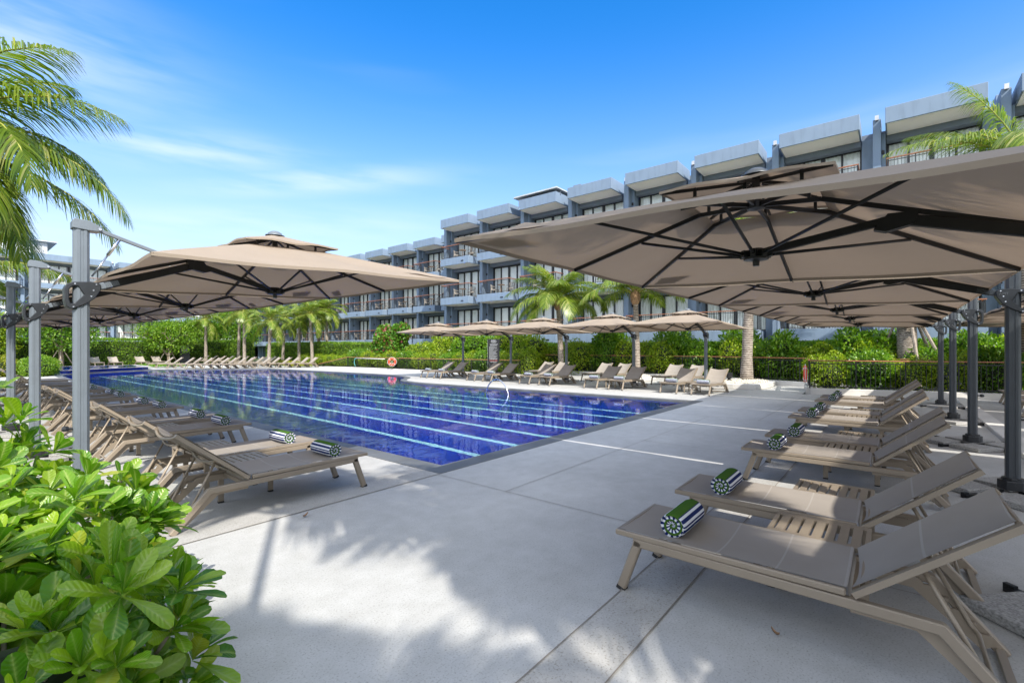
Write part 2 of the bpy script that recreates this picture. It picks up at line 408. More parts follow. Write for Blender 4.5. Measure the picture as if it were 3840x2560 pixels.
def towel_end_mat():
    m, nt, b = new_mat('rolled_terry_end'); setin(b, Roughness=0.95, Specular_IOR_Level=0.1)
    tc = node(nt, 'ShaderNodeTexCoord'); sp = node(nt, 'ShaderNodeSeparateXYZ'); nt.links.new(tc.outputs['Object'], sp.inputs[0])
    za = node(nt, 'ShaderNodeMath', operation='SUBTRACT'); za.inputs[1].default_value = 0.075; nt.links.new(sp.outputs['Z'], za.inputs[0])
    at = node(nt, 'ShaderNodeMath', operation='ARCTAN2'); nt.links.new(za.outputs[0], at.inputs[0]); nt.links.new(sp.outputs['X'], at.inputs[1])
    x2 = node(nt, 'ShaderNodeMath', operation='MULTIPLY'); nt.links.new(sp.outputs['X'], x2.inputs[0]); nt.links.new(sp.outputs['X'], x2.inputs[1])
    z2 = node(nt, 'ShaderNodeMath', operation='MULTIPLY_ADD'); nt.links.new(za.outputs[0], z2.inputs[0]); nt.links.new(za.outputs[0], z2.inputs[1]); nt.links.new(x2.outputs[0], z2.inputs[2])
    rr = node(nt, 'ShaderNodeMath', operation='SQRT'); nt.links.new(z2.outputs[0], rr.inputs[0])
    # spiral phase
    ph = node(nt, 'ShaderNodeMath', operation='MULTIPLY_ADD'); nt.links.new(rr.outputs[0], ph.inputs[0]); ph.inputs[1].default_value = 190.0; nt.links.new(at.outputs[0], ph.inputs[2])
    s1 = node(nt, 'ShaderNodeMath', operation='SINE'); nt.links.new(ph.outputs[0], s1.inputs[0])
    am = node(nt, 'ShaderNodeMath', operation='MULTIPLY_ADD'); nt.links.new(at.outputs[0], am.inputs[0]); am.inputs[1].default_value = 11.0; am.inputs[2].default_value = 0.4
    s2 = node(nt, 'ShaderNodeMath', operation='SINE'); nt.links.new(am.outputs[0], s2.inputs[0])
    gr = node(nt, 'ShaderNodeMath', operation='GREATER_THAN'); gr.inputs[1].default_value = 0.25; nt.links.new(s1.outputs[0], gr.inputs[0])
    gs = node(nt, 'ShaderNodeMath', operation='GREATER_THAN'); gs.inputs[1].default_value = 0.0; nt.links.new(s2.outputs[0], gs.inputs[0])
    st = node(nt, 'ShaderNodeMix', data_type='RGBA'); nt.links.new(gs.outputs[0], st.inputs[0]); st.inputs[6].default_value = (0.70, 0.72, 0.74, 1); st.inputs[7].default_value = (0.018, 0.03, 0.115, 1)
    c = node(nt, 'ShaderNodeMix', data_type='RGBA'); nt.links.new(gr.outputs[0], c.inputs[0]); nt.links.new(st.outputs[2], c.inputs[6]); c.inputs[7].default_value = (0.05, 0.115, 0.018, 1)
    nt.links.new(c.outputs[2], b.inputs['Base Color'])
    bump(nt, b, s1.outputs[0], 0.8, 0.008)
    return m
M['towel_end'] = towel_end_mat()

ORD = ['first', 'second', 'third', 'fourth', 'fifth', 'sixth', 'seventh', 'eighth', 'ninth', 'tenth', 'eleventh', 'twelfth', 'thirteenth', 'fourteenth', 'fifteenth', 'sixteenth', 'seventeenth', 'eighteenth', 'nineteenth', 'twentieth']

# ------------------------------------------------------------------ camera, light, sky
CAMH = 1.5
ANG = math.atan2(877.0, 1078.0)
cam = bpy.data.cameras.new('camera'); cam.sensor_width = 36.0; cam.lens = 1078.0 / 2352.0 * 36.0
cam.shift_y = 16.0 / 2352.0; cam.clip_end = 3000; cam.clip_start = 0.05
co = bpy.data.objects.new('camera', cam); COL.objects.link(co)
co.location = (0, 0, CAMH); co.rotation_euler = (R(90), 0, ANG - R(90))
SC.camera = co

SUN = V((0.52, 0.97, -1.0)).normalized()          # direction the light travels
sl = bpy.data.lights.new('sun', 'SUN'); sl.energy = 2.3; sl.angle = R(0.55); sl.color = (1.0, 0.955, 0.88)
so = bpy.data.objects.new('sun', sl); COL.objects.link(so); so.location = (-20, -30, 40)
so.rotation_euler = SUN.to_track_quat('-Z', 'Y').to_euler()

w = bpy.data.worlds.new('World'); SC.world = w; w.use_nodes = True
nt = w.node_tree; bg = nt.nodes['Background']
sky = node(nt, 'ShaderNodeTexSky', sky_type='NISHITA'); sky.sun_disc = False
sky.sun_elevation = math.asin(-SUN.z); sky.sun_rotation = math.atan2(-SUN.x, -SUN.y) % (2 * math.pi)
sky.air_density = 1.0; sky.dust_density = 0.35; sky.ozone_density = 2.2; sky.altitude = 0
def math_(op, a, b=None, c=None):
    n = node(nt, 'ShaderNodeMath', operation=op)
    for i, v in enumerate((a, b, c)):
        if v is None: continue
        if isinstance(v, (int, float)): n.inputs[i].default_value = v
        else: nt.links.new(v, n.inputs[i])
    return n.outputs[0]
def smooth(v, lo, hi):
    n = node(nt, 'ShaderNodeMapRange', interpolation_type='SMOOTHSTEP'); n.inputs['From Min'].default_value = lo; n.inputs['From Max'].default_value = hi
    nt.links.new(v, n.inputs['Value']); return n.outputs['Result']
tc = node(nt, 'ShaderNodeTexCoord'); sx = node(nt, 'ShaderNodeSeparateXYZ'); nt.links.new(tc.outputs['Generated'], sx.inputs[0])
mp = node(nt, 'ShaderNodeMapping'); mp.inputs['Scale'].default_value = (0.75, 0.75, 6.5); mp.inputs['Location'].default_value = (3.1, 1.7, 0.35)
nt.links.new(tc.outputs['Generated'], mp.inputs[0])
cn = node(nt, 'ShaderNodeTexNoise'); cn.inputs['Scale'].default_value = 1.5; cn.inputs['Detail'].default_value = 3.5; cn.inputs['Roughness'].default_value = 0.45; cn.inputs['Distortion'].default_value = 0.3
nt.links.new(mp.outputs[0], cn.inputs['Vector'])
wisp = math_('MULTIPLY', smooth(cn.outputs['Fac'], 0.55, 0.86), 0.20)
hs = node(nt, 'ShaderNodeHueSaturation'); hs.inputs['Saturation'].default_value = 1.42; hs.inputs['Value'].default_value = 1.0; hs.inputs['Hue'].default_value = 0.506
nt.links.new(sky.outputs[0], hs.inputs['Color'])
# pale humid air low over the horizon
hz = math_('POWER', math_('SUBTRACT', 1.0, smooth(sx.outputs['Z'], -0.04, 0.62)), 1.35)
m0 = node(nt, 'ShaderNodeMix', data_type='RGBA'); nt.links.new(math_('MULTIPLY', hz, 0.92), m0.inputs[0]); nt.links.new(hs.outputs[0], m0.inputs[6]); m0.inputs[7].default_value = (2.45, 2.55, 2.85, 1)
# three faint cirrus streaks low in the north-west
fwv, rtv, upv = V((0.7757, 0.6311, 0)), V((0.6311, -0.7757, 0)), V((0, 0, 1))
def dotv(v):
    n = node(nt, 'ShaderNodeVectorMath', operation='DOT_PRODUCT'); nt.links.new(tc.outputs['Generated'], n.inputs[0]); n.inputs[1].default_value = v; return n.outputs['Value']
wn = node(nt, 'ShaderNodeTexNoise'); wn.inputs['Scale'].default_value = 9; wn.inputs['Detail'].default_value = 4
wm = node(nt, 'ShaderNodeMapping'); wm.inputs['Scale'].default_value = (0.5, 0.5, 3.0); nt.links.new(tc.outputs['Generated'], wm.inputs[0]); nt.links.new(wm.outputs[0], wn.inputs['Vector'])
for tx, ty, wx, wy, amp, sl_ in [(-0.70, 0.425, 0.16, 0.028, 0.40, -0.10), (-0.40, 0.355, 0.20, 0.022, 0.34, 0.05), (-1.08, 0.66, 0.16, 0.09, 0.34, -0.3), (-0.55, 0.26, 0.40, 0.035, 0.22, 0.0)]:
    c_ = (fwv + rtv * tx + upv * ty).normalized(); r_ = (rtv - c_ * rtv.dot(c_)).normalized(); u_ = c_.cross(r_) * -1
    if u_.z < 0: u_ = -u_
    a_ = math_('DIVIDE', dotv(r_), wx); b_ = math_('DIVIDE', math_('MULTIPLY_ADD', dotv(r_), -sl_, dotv(u_)), wy)
    g_ = math_('POWER', 2.718, math_('MULTIPLY', math_('MULTIPLY_ADD', a_, a_, math_('MULTIPLY', b_, b_)), -1.0))
    g_ = math_('MULTIPLY', math_('MULTIPLY', g_, smooth(dotv(c_), 0.2, 0.5)), math_('MULTIPLY', smooth(wn.outputs['Fac'], 0.25, 0.7), amp * 1.5))
    wisp = math_('MAXIMUM', wisp, g_)
# a bank of unseen cloud added overhead and behind the camera as fill light
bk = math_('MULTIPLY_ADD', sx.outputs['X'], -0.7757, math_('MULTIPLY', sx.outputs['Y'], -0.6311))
fill_bank = math_('MAXIMUM', smooth(bk, -0.05, 0.40), smooth(sx.outputs['Z'], 0.70, 0.90))
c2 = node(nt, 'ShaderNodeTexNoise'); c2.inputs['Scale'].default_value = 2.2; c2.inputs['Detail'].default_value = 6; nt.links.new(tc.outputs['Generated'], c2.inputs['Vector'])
fill_bank = math_('MULTIPLY', fill_bank, smooth(c2.outputs['Fac'], 0.30, 0.52))
m1 = node(nt, 'ShaderNodeMix', data_type='RGBA'); nt.links.new(wisp, m1.inputs[0]); nt.links.new(m0.outputs[2], m1.inputs[6]); m1.inputs[7].default_value = (3.3, 3.6, 4.0, 1)
m2 = node(nt, 'ShaderNodeMix', data_type='RGBA'); nt.links.new(fill_bank, m2.inputs[0]); nt.links.new(m1.outputs[2], m2.inputs[6]); m2.inputs[7].default_value = (5.3, 5.7, 6.5, 1)
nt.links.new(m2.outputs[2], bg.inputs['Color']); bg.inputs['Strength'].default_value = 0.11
SC.view_settings.view_transform = 'Standard'; SC.view_settings.look = 'None'; SC.view_settings.gamma = 1
SC.view_settings.exposure = 1.6
SC.cycles.max_bounces = 10; SC.cycles.transparent_max_bounces = 16; SC.cycles.transmission_bounces = 8
SC.cycles.sample_clamp_indirect = 6; SC.cycles.use_denoising = True
SC.cycles.caustics_refractive = True; SC.cycles.caustics_reflective = False

# ------------------------------------------------------------------ setting
POOL = [(4.1, 4.5), (13.5, 4.5), (13.4, 10.0), (13.25, 14.0), (13.2, 15.8), (13.32, 16.8), (13.62, 17.7), (14.1, 18.4), (14.8, 19.0), (15.4, 19.7),
        (15.85, 20.7), (16.15, 22.0), (16.2, 24.0), (16.1, 27.0), (15.9, 30.5), (15.6, 36.0), (14.2, 37.2), (12.6, 38.4), (11.2, 39.5), (10.2, 40.5),
        (9.1, 40.4), (7.8, 39.8), (6.6, 39.1), (5.6, 38.2), (4.8, 37.0), (4.35, 35.0), (4.2, 31.0)]
def offset_poly(pts, d):
    out = []; n = len(pts)
    for i in range(n):
        p = V(pts[i]); a = (p - V(pts[i - 1])).normalized(); b = (V(pts[(i + 1) % n]) - p).normalized()
        na = V((a.y, -a.x)); nb = V((b.y, -b.x)); m = (na + nb).normalized()
        out.append(tuple(p + m * (d / max(0.4, m.dot(na)))))
    return out
COPO = offset_poly(POOL, 0.29)
def struct(o): return tag(o, kind='structure')
def ring_sheet(name, outer, inner, z, m):
    vs = [V((x, y, z)) for x, y in outer] + [V((x, y, z)) for x, y in inner]
    tr = tessellate_polygon([[V((x, y, 0)) for x, y in outer], [V((x, y, 0)) for x, y in inner]])
    o = MB().add(vs, tr).build(name, m)
    if o.data.polygons[0].normal.z < 0: o.data.flip_normals()
    return o
def sheet(name, pts, z, m):
    tr = tessellate_polygon([[V((x, y, 0)) for x, y in pts]])
    o = MB().add([(x, y, z) for x, y in pts], tr).build(name, m)
    if o.data.polygons[0].normal.z < 0: o.data.flip_normals()
    return o

struct(ring_sheet('ground', [(-900, -900), (900, -900), (900, 900), (-900, 900)], COPO, -0.06, M['ground']))
DECK = [(0.55, -9), (19.9, -9), (19.9, -3.2), (18.0, 2.35), (21.3, 2.35), (23.45, 7.6), (23.45, 18.3), (21.2, 18.3), (20.95, 33.5), (20.2, 52.0), (2.6, 52.0), (3.9, 39.5), (0.55, 33.0)]
struct(ring_sheet('deck', DECK, COPO, 0.0, M['deck']))
# slate coping with a small nosing
mb = MB(); n = len(POOL)
vs = [(x, y, 0.006) for x, y in COPO] + [(x, y, 0.006) for x, y in POOL] + [(x, y, -0.10) for x, y in POOL] + [(x, y, -0.10) for x, y in COPO]
fs = []
for i in range(n):
    j = (i + 1) % n
    fs += [(i, j, n + j, n + i), (n + i, n + j, 2 * n + j, 2 * n + i), (3 * n + j, 3 * n + i, i, j)]
struct(mb.add(vs, fs).build('pool_coping', M['coping']))
# joints between the coping stones
mb = MB()
def strip(mb, p, q, wd, z):
    p = V((p[0], p[1], 0)); q = V((q[0], q[1], 0)); d = (q - p).normalized(); a = V((-d.y, d.x, 0)) * (wd / 2)
    mb.add([(*(p - a).xy, z), (*(p + a).xy, z), (*(q + a).xy, z), (*(q - a).xy, z)], [(0, 1, 2, 3)])
for i in range(14): strip(mb, (4.75 + i * 0.66, 4.22), (4.75 + i * 0.66, 4.5), 0.006, 0.010)
for i in range(40): strip(mb, (3.82, 5.1 + i * 0.66), (4.1, 5.1 + i * 0.66), 0.006, 0.010)
for i in range(17): strip(mb, (13.45, 5.1 + i * 0.66), (13.76, 5.1 + i * 0.66), 0.006, 0.010)
struct(mb.build('coping_joint', M['joint']))
DEPTH = 1.4
struct(sheet('pool_floor', offset_poly(POOL, 0.02), -DEPTH, M['tile']))
mb = MB(); vs = [(x, y, -0.10) for x, y in POOL] + [(x, y, -DEPTH) for x, y in POOL]
mb.add(vs, [(i, (i + 1) % n, n + (i + 1) % n, n + i) for i in range(n)]); struct(mb.build('pool_wall', M['tile']))
struct(sheet('pool_water', offset_poly(POOL, -0.004), -0.045, M['water']))
mb = MB()
for i in range(7): mb.box(6.0 + 0.99 * i - 0.07, 6.0 + 0.99 * i + 0.07, 4.52, 35.5 + 0.2 * i, -DEPTH - 0.01, -DEPTH + 0.005)
struct(mb.build('pool_lane_line', M['lane']))
# joints and bands of the concrete deck
mb = MB()
for p, q in [((0.6, 4.21), (3.8, 4.21)), ((3.77, 4.2), (3.77, 1.3)), ((3.77, 1.0), (3.77, -1.3)), ((0.6, 1.0), (18.6, 1.0)), ((0.6, 1.31), (18.2, 1.31)),
             ((3.77, 3.15), (10.75, 3.15)), ((10.75, 4.2), (10.75, 1.31)), ((10.75, 2.18), (18.0, 2.18)), ((14.1, 4.2), (14.1, 2.2)), ((7.25, 3.15), (7.25, 1.31)),
             ((2.6, 8.6), (3.8, 8.6)), ((0.7, 8.6), (2.6, 8.6)), ((0.7, 13.0), (3.8, 13.0)), ((0.7, 17.4), (3.8, 17.4)), ((13.8, 9.6), (22.5, 9.6)), ((15.2, 4.3), (15.2, 16.5)),
             ((13.8, 13.9), (22.5, 13.9)), ((18.0, 5.0), (18.0, 18.0)), ((7.25, 1.0), (7.25, -1.3)), ((10.75, 1.0), (10.75, -1.3)), ((14.1, 1.0), (14.1, -1.3))]:
    strip(mb, p, q, 0.0065, 0.0085)
struct(mb.build('deck_joint', M['joint']))
struct(sheet('deck_band', [(0.56, 1.0), (18.4, 1.0), (18.3, 1.31), (0.56, 1.31)], 0.004, M['band']))
struct(sheet('deck_border', [(0.56, 4.215), (3.806, 4.215), (3.806, 4.66), (0.56, 4.66)], 0.004, M['band']))
# low kerb at the edge of the next terrace
struct(MB().box(7.6, 18.9, -1.62, -1.36, 0.0, 0.07).build('kerb', M['concrete'], bevel=0.008))
struct(MB().box(0.40, 0.56, -6.0, 33.0, -0.06, 0.03).build('planter_kerb', M['concrete'], bevel=0.01))
struct(sheet('planter_soil', [(-4, -6), (0.40, -6), (0.40, 40), (-4, 40)], -0.035, M['soil']))
# raised overflow pool at the far left and the sunk beds
RP = [(2.9, 38.2), (4.9, 37.9), (5.7, 38.6), (6.6, 39.4), (7.8, 40.1), (9.1, 40.7), (9.6, 41.3), (9.8, 46.5), (2.4, 46.5)]
mb = MB(); k = len(RP); mb.add([(x, y, 0.02) for x, y in RP] + [(x, y, 0.20) for x, y in RP], [(i, (i + 1) % k, k + (i + 1) % k, k + i) for i in range(k)])
struct(mb.build('raised_pool_wall', M['tile']))
struct(sheet('raised_pool_water', RP, 0.195, M['water'])); struct(sheet('raised_pool_floor', RP, 0.012, M['tile']))
struct(ring_sheet('raised_pool_coping', offset_poly(RP[::1], 0.22), offset_poly(RP[::1], -0.03), 0.208, M['concrete']))

# ------------------------------------------------------------------ sun loungers
def make_lounger():
    t = empty('sun_lounger', (0, 0, 0), 0, 'lounger', 'sun lounger')
    for s in (-1, 1):
        y = s * 0.285
        MB().rail([(-0.10, y, 0.315), (-1.50, y, 0.300), (-1.77, y, 0.004)], 0.045, 0.05, (0, 0, 1)).build('side_rail', M['rail'], t, bevel=0.006)
        l = MB().bar((-0.135, y, 0.33), (-0.02, y, 0.012), 0.045, 0.055, (1, 0, 0)).build('leg', M['rail'], t, bevel=0.008)
        MB().bar((-0.0245, y, 0.020), (-0.0165, y, 0.0), 0.047, 0.057, (1, 0, 0)).build('rubber_foot', M['rubber'], l)
    for x, z in ((-0.30, 0.30), (-0.75, 0.29), (-1.19, 0.285), (-1.745, 0.025)):
        MB().bar((x, -0.27, z), (x, 0.27, z), 0.032, 0.03).build('cross_bar', M['rail'], t)
    mb = MB()
    for s in (-1, 1):
        mb.bar((0.015, s * 0.295, 0.355), (-1.165, s * 0.295, 0.352), 0.028, 0.034)
    mb.bar((0.0, -0.295, 0.355), (0.0, 0.295, 0.355), 0.03, 0.034)
    mb.build('seat_frame', M['rail'], t, bevel=0.006)
    # seat sling with a slight sag
    nx, ny = 20, 10; vs = []; fs = []
    for i in range(nx + 1):
        u = i / nx; x = -0.005 - 1.165 * u
        for j in range(ny + 1):
            v = -1 + 2 * j / ny
            sag = 0.022 * (1 - v * v) * min(1, u * 6 + 0.2)
            curl = 0.012 * max(0, (u - 0.93) / 0.07)
            vs.append((x, v * 0.285, 0.373 - sag + curl * (1 - v * v)))
    for i in range(nx):
        for j in range(ny): fs.append((i * (ny + 1) + j, i * (ny + 1) + j + 1, (i + 1) * (ny + 1) + j + 1, (i + 1) * (ny + 1) + j))
    # rolled hem at the hinge end
    k0 = nx * (ny + 1); b0 = len(vs)
    for j in range(ny + 1):
        p = vs[k0 + j]; vs.append((p[0] - 0.012, p[1], p[2] - 0.075))
    for j in range(ny): fs.append((k0 + j, k0 + j + 1, b0 + j + 1, b0 + j))
    smooth_by_angle(MB().add(vs, fs).build('seat_sling', M['sling'], t), 50)
    # backrest
    H = V((-1.195, 0, 0.35)); T = V((-1.745, 0, 0.80)); d = (T - H).normalized(); nn = V((-d.z, 0, d.x)) * -1
    if nn.z < 0: nn = -nn
    mb = MB()
    for s in (-1, 1):
        mb.bar(H + V((0, s * 0.295, 0)), T + V((0, s * 0.295, 0)), 0.028, 0.042, (0, 1, 0))
    q_ = H + d * 0.03 - nn * 0.012
    mb.bar(q_ + V((0, -0.29, 0)), q_ + V((0, 0.29, 0)), 0.02, 0.02)
    mb.build('back_frame', M['rail'], t)
    vs = []; fs = []
    L = (T - H).length
    for i in range(13):
        u = i / 12
        for j in range(ny + 1):
            v = -1 + 2 * j / ny
            p = H + d * (L * (0.01 + 0.985 * u)) + nn * (0.026 - (0.030 + 0.022 * u) * (1 - v * v)) + V((0, v * 0.285, 0)) - d * (0.02 * (1 - v * v) * u)
            vs.append(tuple(p))
    for i in range(12):
        for j in range(ny): fs.append((i * (ny + 1) + j, i * (ny + 1) + j + 1, (i + 1) * (ny + 1) + j + 1, (i + 1) * (ny + 1) + j))
    smooth_by_angle(MB().add(vs, fs).build('back_sling', M['sling'], t), 60)
    arc = [H + d * (L * 0.97) + nn * (-0.004 - 0.045 * (1 - v * v)) + V((0, v * 0.285, 0)) for v in [-1 + 0.2 * q for q in range(11)]]
    arc2 = [H + d * (L * 0.45) + nn * (-0.01 - 0.045 * (1 - v * v)) + V((0, v * 0.285, 0)) for v in [-1 + 0.2 * q for q in range(11)]]
    MB().tube(arc, 0.013, 6).build('back_brace', M['rail'], t, smooth=True); MB().tube(arc2, 0.011, 6).build('back_brace', M['rail'], t, smooth=True)
    # U shaped prop
    a = H + d * (L * 0.42) - nn * 0.02
    pts = []
    for y, p in [(-0.23, a), (-0.23, V((-1.64, 0, 0.13))), (-0.20, V((-1.665, 0, 0.105))), (0.20, V((-1.665, 0, 0.105))), (0.23, V((-1.64, 0, 0.13))), (0.23, a)]:
        pts.append((p.x, y, p.z))
    MB().tube(pts, 0.011, 8).build('back_prop', M['rail'], t, smooth=True)
    # toothed racks
    out = [(-1.18, 0.30), (-1.18, 0.245), (-1.42, 0.245), (-1.68, 0.02), (-1.72, 0.05)]
    A = V((-1.70, 0.075)); B = V((-1.44, 0.300))
    for q in range(5):
        p = A.lerp(B, q / 5); r = A.lerp(B, (q + 1) / 5); c = p.lerp(r, 0.5); tt = (B - A).normalized(); n2 = V((-tt.y, tt.x)) * -1
        if n2.y < 0: n2 = -n2
        out += [tuple(p + n2 * 0.026), tuple(p + n2 * 0.022 + tt * 0.010), tuple(c - n2 * 0.004), tuple(r - tt * 0.012 + n2 * 0.004)]
    out += [(-1.42, 0.305)]
    for s in (-1, 1):
        mb = MB(); mb.prism(out, 0.016, lambda u, v, w_, s=s: (u, s * 0.245 + w_, v)); mb.build('notched_rack', M['rail'], t)
    return t

def make_table():
    t = empty('side_table', (0, 0, 0), 0, 'side table', 'side table')
    mb = MB()
    for s in (-1, 1): mb.box(-0.26, 0.26, s * 0.19 - 0.03 if s > 0 else -0.21, 0.21 if s > 0 else -0.16, 0.335, 0.362)
    for i in range(9):
        x = -0.26 + 0.52 * i / 8
        x0 = max(-0.26, x - 0.0235); x1 = min(0.26, x + 0.0235)
        mb.box(x0, x1, -0.165, 0.165, 0.337, 0.3615)
    mb.build('slatted_top', M['rail'], t)
    for sx in (-1, 1):
        for sy in (-1, 1):
            l = MB().box(sx * 0.235 - 0.024, sx * 0.235 + 0.024, sy * 0.19 - 0.014, sy * 0.19 + 0.014, 0.014, 0.334).build('leg', M['rail'], t, bevel=0.003)
            MB().box(sx * 0.235 - 0.0245, sx * 0.235 + 0.0245, sy * 0.19 - 0.0145, sy * 0.19 + 0.0145, 0.0, 0.0138).build('rubber_foot', M['rubber'], l)
    return t

def make_towel():
    n = 40; ys = [-0.195, -0.188, -0.17, -0.08, 0, 0.08, 0.17, 0.188, 0.195]; ks = [0.90, 0.965, 1, 1.015, 1.0, 1.012, 1, 0.965, 0.90]
    vs = []; fs = []; mi = []
    for y, k in zip(ys, ks):
        for q in range(n):
            a = 2 * math.pi * q / n - 0.9
            r = (0.066 + 0.012 * q / n) * k
            x = r * math.cos(a) * 1.10; z = max(0.0, 0.075 + r * math.sin(a) * 0.97)
            vs.append((x, y, z))
    for i in range(len(ys) - 1):
        for q in range(n): fs.append((i * n + q, i * n + (q + 1) % n, (i + 1) * n + (q + 1) % n, (i + 1) * n + q)); mi.append(0)
    for i, y in ((0, -1), (len(ys) - 1, 1)):
        c = len(vs); vs.append((0, ys[i] - y * 0.018, 0.075))
        for q in range(n):
            a, b = i * n + q, i * n + (q + 1) % n
            fs.append((a, c, b) if y < 0 else (a, b, c)); mi.append(1)
    o = MB().add(vs, fs).build('rolled_towel', M['towel'])
    o.data.materials.append(M['towel_end'])
    # recalc may not reorder polygons, so indices stay aligned
    o.data.polygons.foreach_set('material_index', mi)
    smooth_by_angle(o, 60)
    return tag(o, 'towel', 'towel')

LOUNGER = make_lounger(); TABLE = make_table(); TOWEL = make_towel()
used = {'l': 0, 't': 0, 'w': 0}
def place(proto, key, loc, rz, label, group):
    if not used[key]:
        used[key] = 1; proto.location = loc; proto.rotation_euler = (0, 0, rz); tag(proto, label, None, group); return proto
    return dup(proto, loc, rz, label, group)
def set_lounger(foot, rz, label, group, towel=None, tgroup=None, tx=-0.34):
    place(LOUNGER, 'l', (foot[0], foot[1], 0.0), rz, label, group)
    if towel:
        c, s = math.cos(rz), math.sin(rz)
        place(TOWEL, 'w', (foot[0] + c * tx, foot[1] + s * tx, 0.353), rz, towel, tgroup)
rnd = random.Random(5)
# right-hand row, feet towards the pool (+Y)
XS = [3.0, 4.05, 6.14, 7.2, 9.29, 10.35, 12.44, 13.5]
for i, x in enumerate(XS):
    nm = ORD[i]
    j = rnd.uniform(-0.03, 0.03)
    lab = 'taupe sling sun lounger closest to the camera at the lower right' if i == 0 else f'taupe sun lounger, {nm} from the camera in the shaded right row'
    set_lounger((x, 1.335 + j), R(90) + rnd.uniform(-0.012, 0.012), lab, 'sun loungers in the shaded right row',
                f'rolled green and striped towel on the {nm} lounger of the right row', 'rolled towels on the right row', -0.30)
    place(TABLE, 't', (x + 0.525, 0.36 + j, 0), R(90), f'low slatted beige table behind the {nm} lounger of the right row', 'slatted side tables of the right row')
# left-hand row, feet towards the pool (+X)
YS = []
for k in range(7): YS += [4.75 + 3.14 * k, 5.82 + 3.14 * k]
for i, y in enumerate(YS):
    nm = ORD[i]; j = rnd.uniform(-0.03, 0.03)
    lab = f'taupe sun lounger, {nm} from the near end of the left poolside row'
    set_lounger((2.99 + j + 0.012 * i, y), rnd.uniform(-0.012, 0.012), lab, 'sun loungers along the left pool edge',
                f'rolled striped towel on the {nm} lounger of the left row' if i < 10 else None, 'rolled towels on the left row', -0.30)
    if i < 10:
        place(TABLE, 't', (2.02 + j, y + 0.525, 0), 0, f'low slatted beige table behind the {nm} lounger of the left row', 'slatted side tables of the left row')
# row across the pool, feet towards the pool (-X)
CY = [5.15, 6.2, 8.15, 9.2, 11.35, 12.4, 14.55, 15.6, 17.95, 19.0]
for i, y in enumerate(CY):
    nm = ORD[i]
    set_lounger((15.38 + (0.04 * i), y - 0.35), R(180) - R(4 + 0.6 * i), f'taupe sun lounger, {nm} from the right in the row across the pool', 'sun loungers across the pool',
                f'rolled towel on the {nm} lounger from the right across the pool', 'rolled towels across the pool', -0.30)
    if i % 2 == 0:
        place(TABLE, 't', (16.35 + 0.04 * i, y + 0.20, 0), R(180), f'small slatted table in the {ORD[i // 2]} lounger pair from the right across the pool', 'slatted tables across the pool')
BY = [6.6, 7.55, 9.95, 10.9, 13.35, 14.3]
for i, y in enumerate(BY):
    set_lounger((18.75, y), R(180) - R(6), f'empty taupe lounger, {ORD[i]} from the right in the back row beside the fence', 'sun loungers in the back row by the fence')
# two loungers under the parasols beyond the right-hand posts
for i, (x, y) in enumerate([(15.2, -2.15), (16.3, -2.2), (18.25, -2.25)]):
    set_lounger((x, y), R(90), f'sunlit sun lounger, {["nearest", "middle", "farthest"][i]} of the three beyond the grey posts at right', 'sun loungers beyond the right posts')
# far end of the pool
for i, (x, y) in enumerate([(8.4, 51.2), (9.6, 51.3), (11.4, 51.2), (12.6, 51.3)]):
    set_lounger((x, y - 1.5), R(-90) + R(4), f'pale sun lounger, {ORD[i]} from the left against the far clipped hedge', 'sun loungers against the far hedge')
FAR = [(11.1, 44.3), (11.5, 43.6), (11.7, 41.6), (12.05, 41.1), (12.4, 39.9), (12.75, 39.5), (13.2, 39.0), (13.6, 38.6), (14.1, 38.25), (14.5, 37.9),
       (16.1, 52.0), (16.6, 51.4), (16.6, 49.3), (17.1, 48.8), (16.9, 46.6), (17.35, 46.1), (17.9, 43.2), (18.3, 42.6), (16.0, 41.2), (16.4, 40.6),
       (15.9, 38.2), (16.4, 37.7), (17.0, 37.2), (17.5, 36.8), (18.0, 36.3), (18.5, 35.9)]
for i, (x, y) in enumerate(FAR):
    if i < 20:
        pos = f'{ORD[i]} from the left' if i < 10 else f'{ORD[i - 10]} of the rear group'
        lab = f'small pale sun lounger on the far deck, {pos}'
    else: lab = f'small reclined sun lounger below the palms, {ORD[i - 20]} from the left on the far pool edge'
    set_lounger((x - 0.9, y + 0.15), R(180) - R(6), lab, 'sun loungers on the far deck')

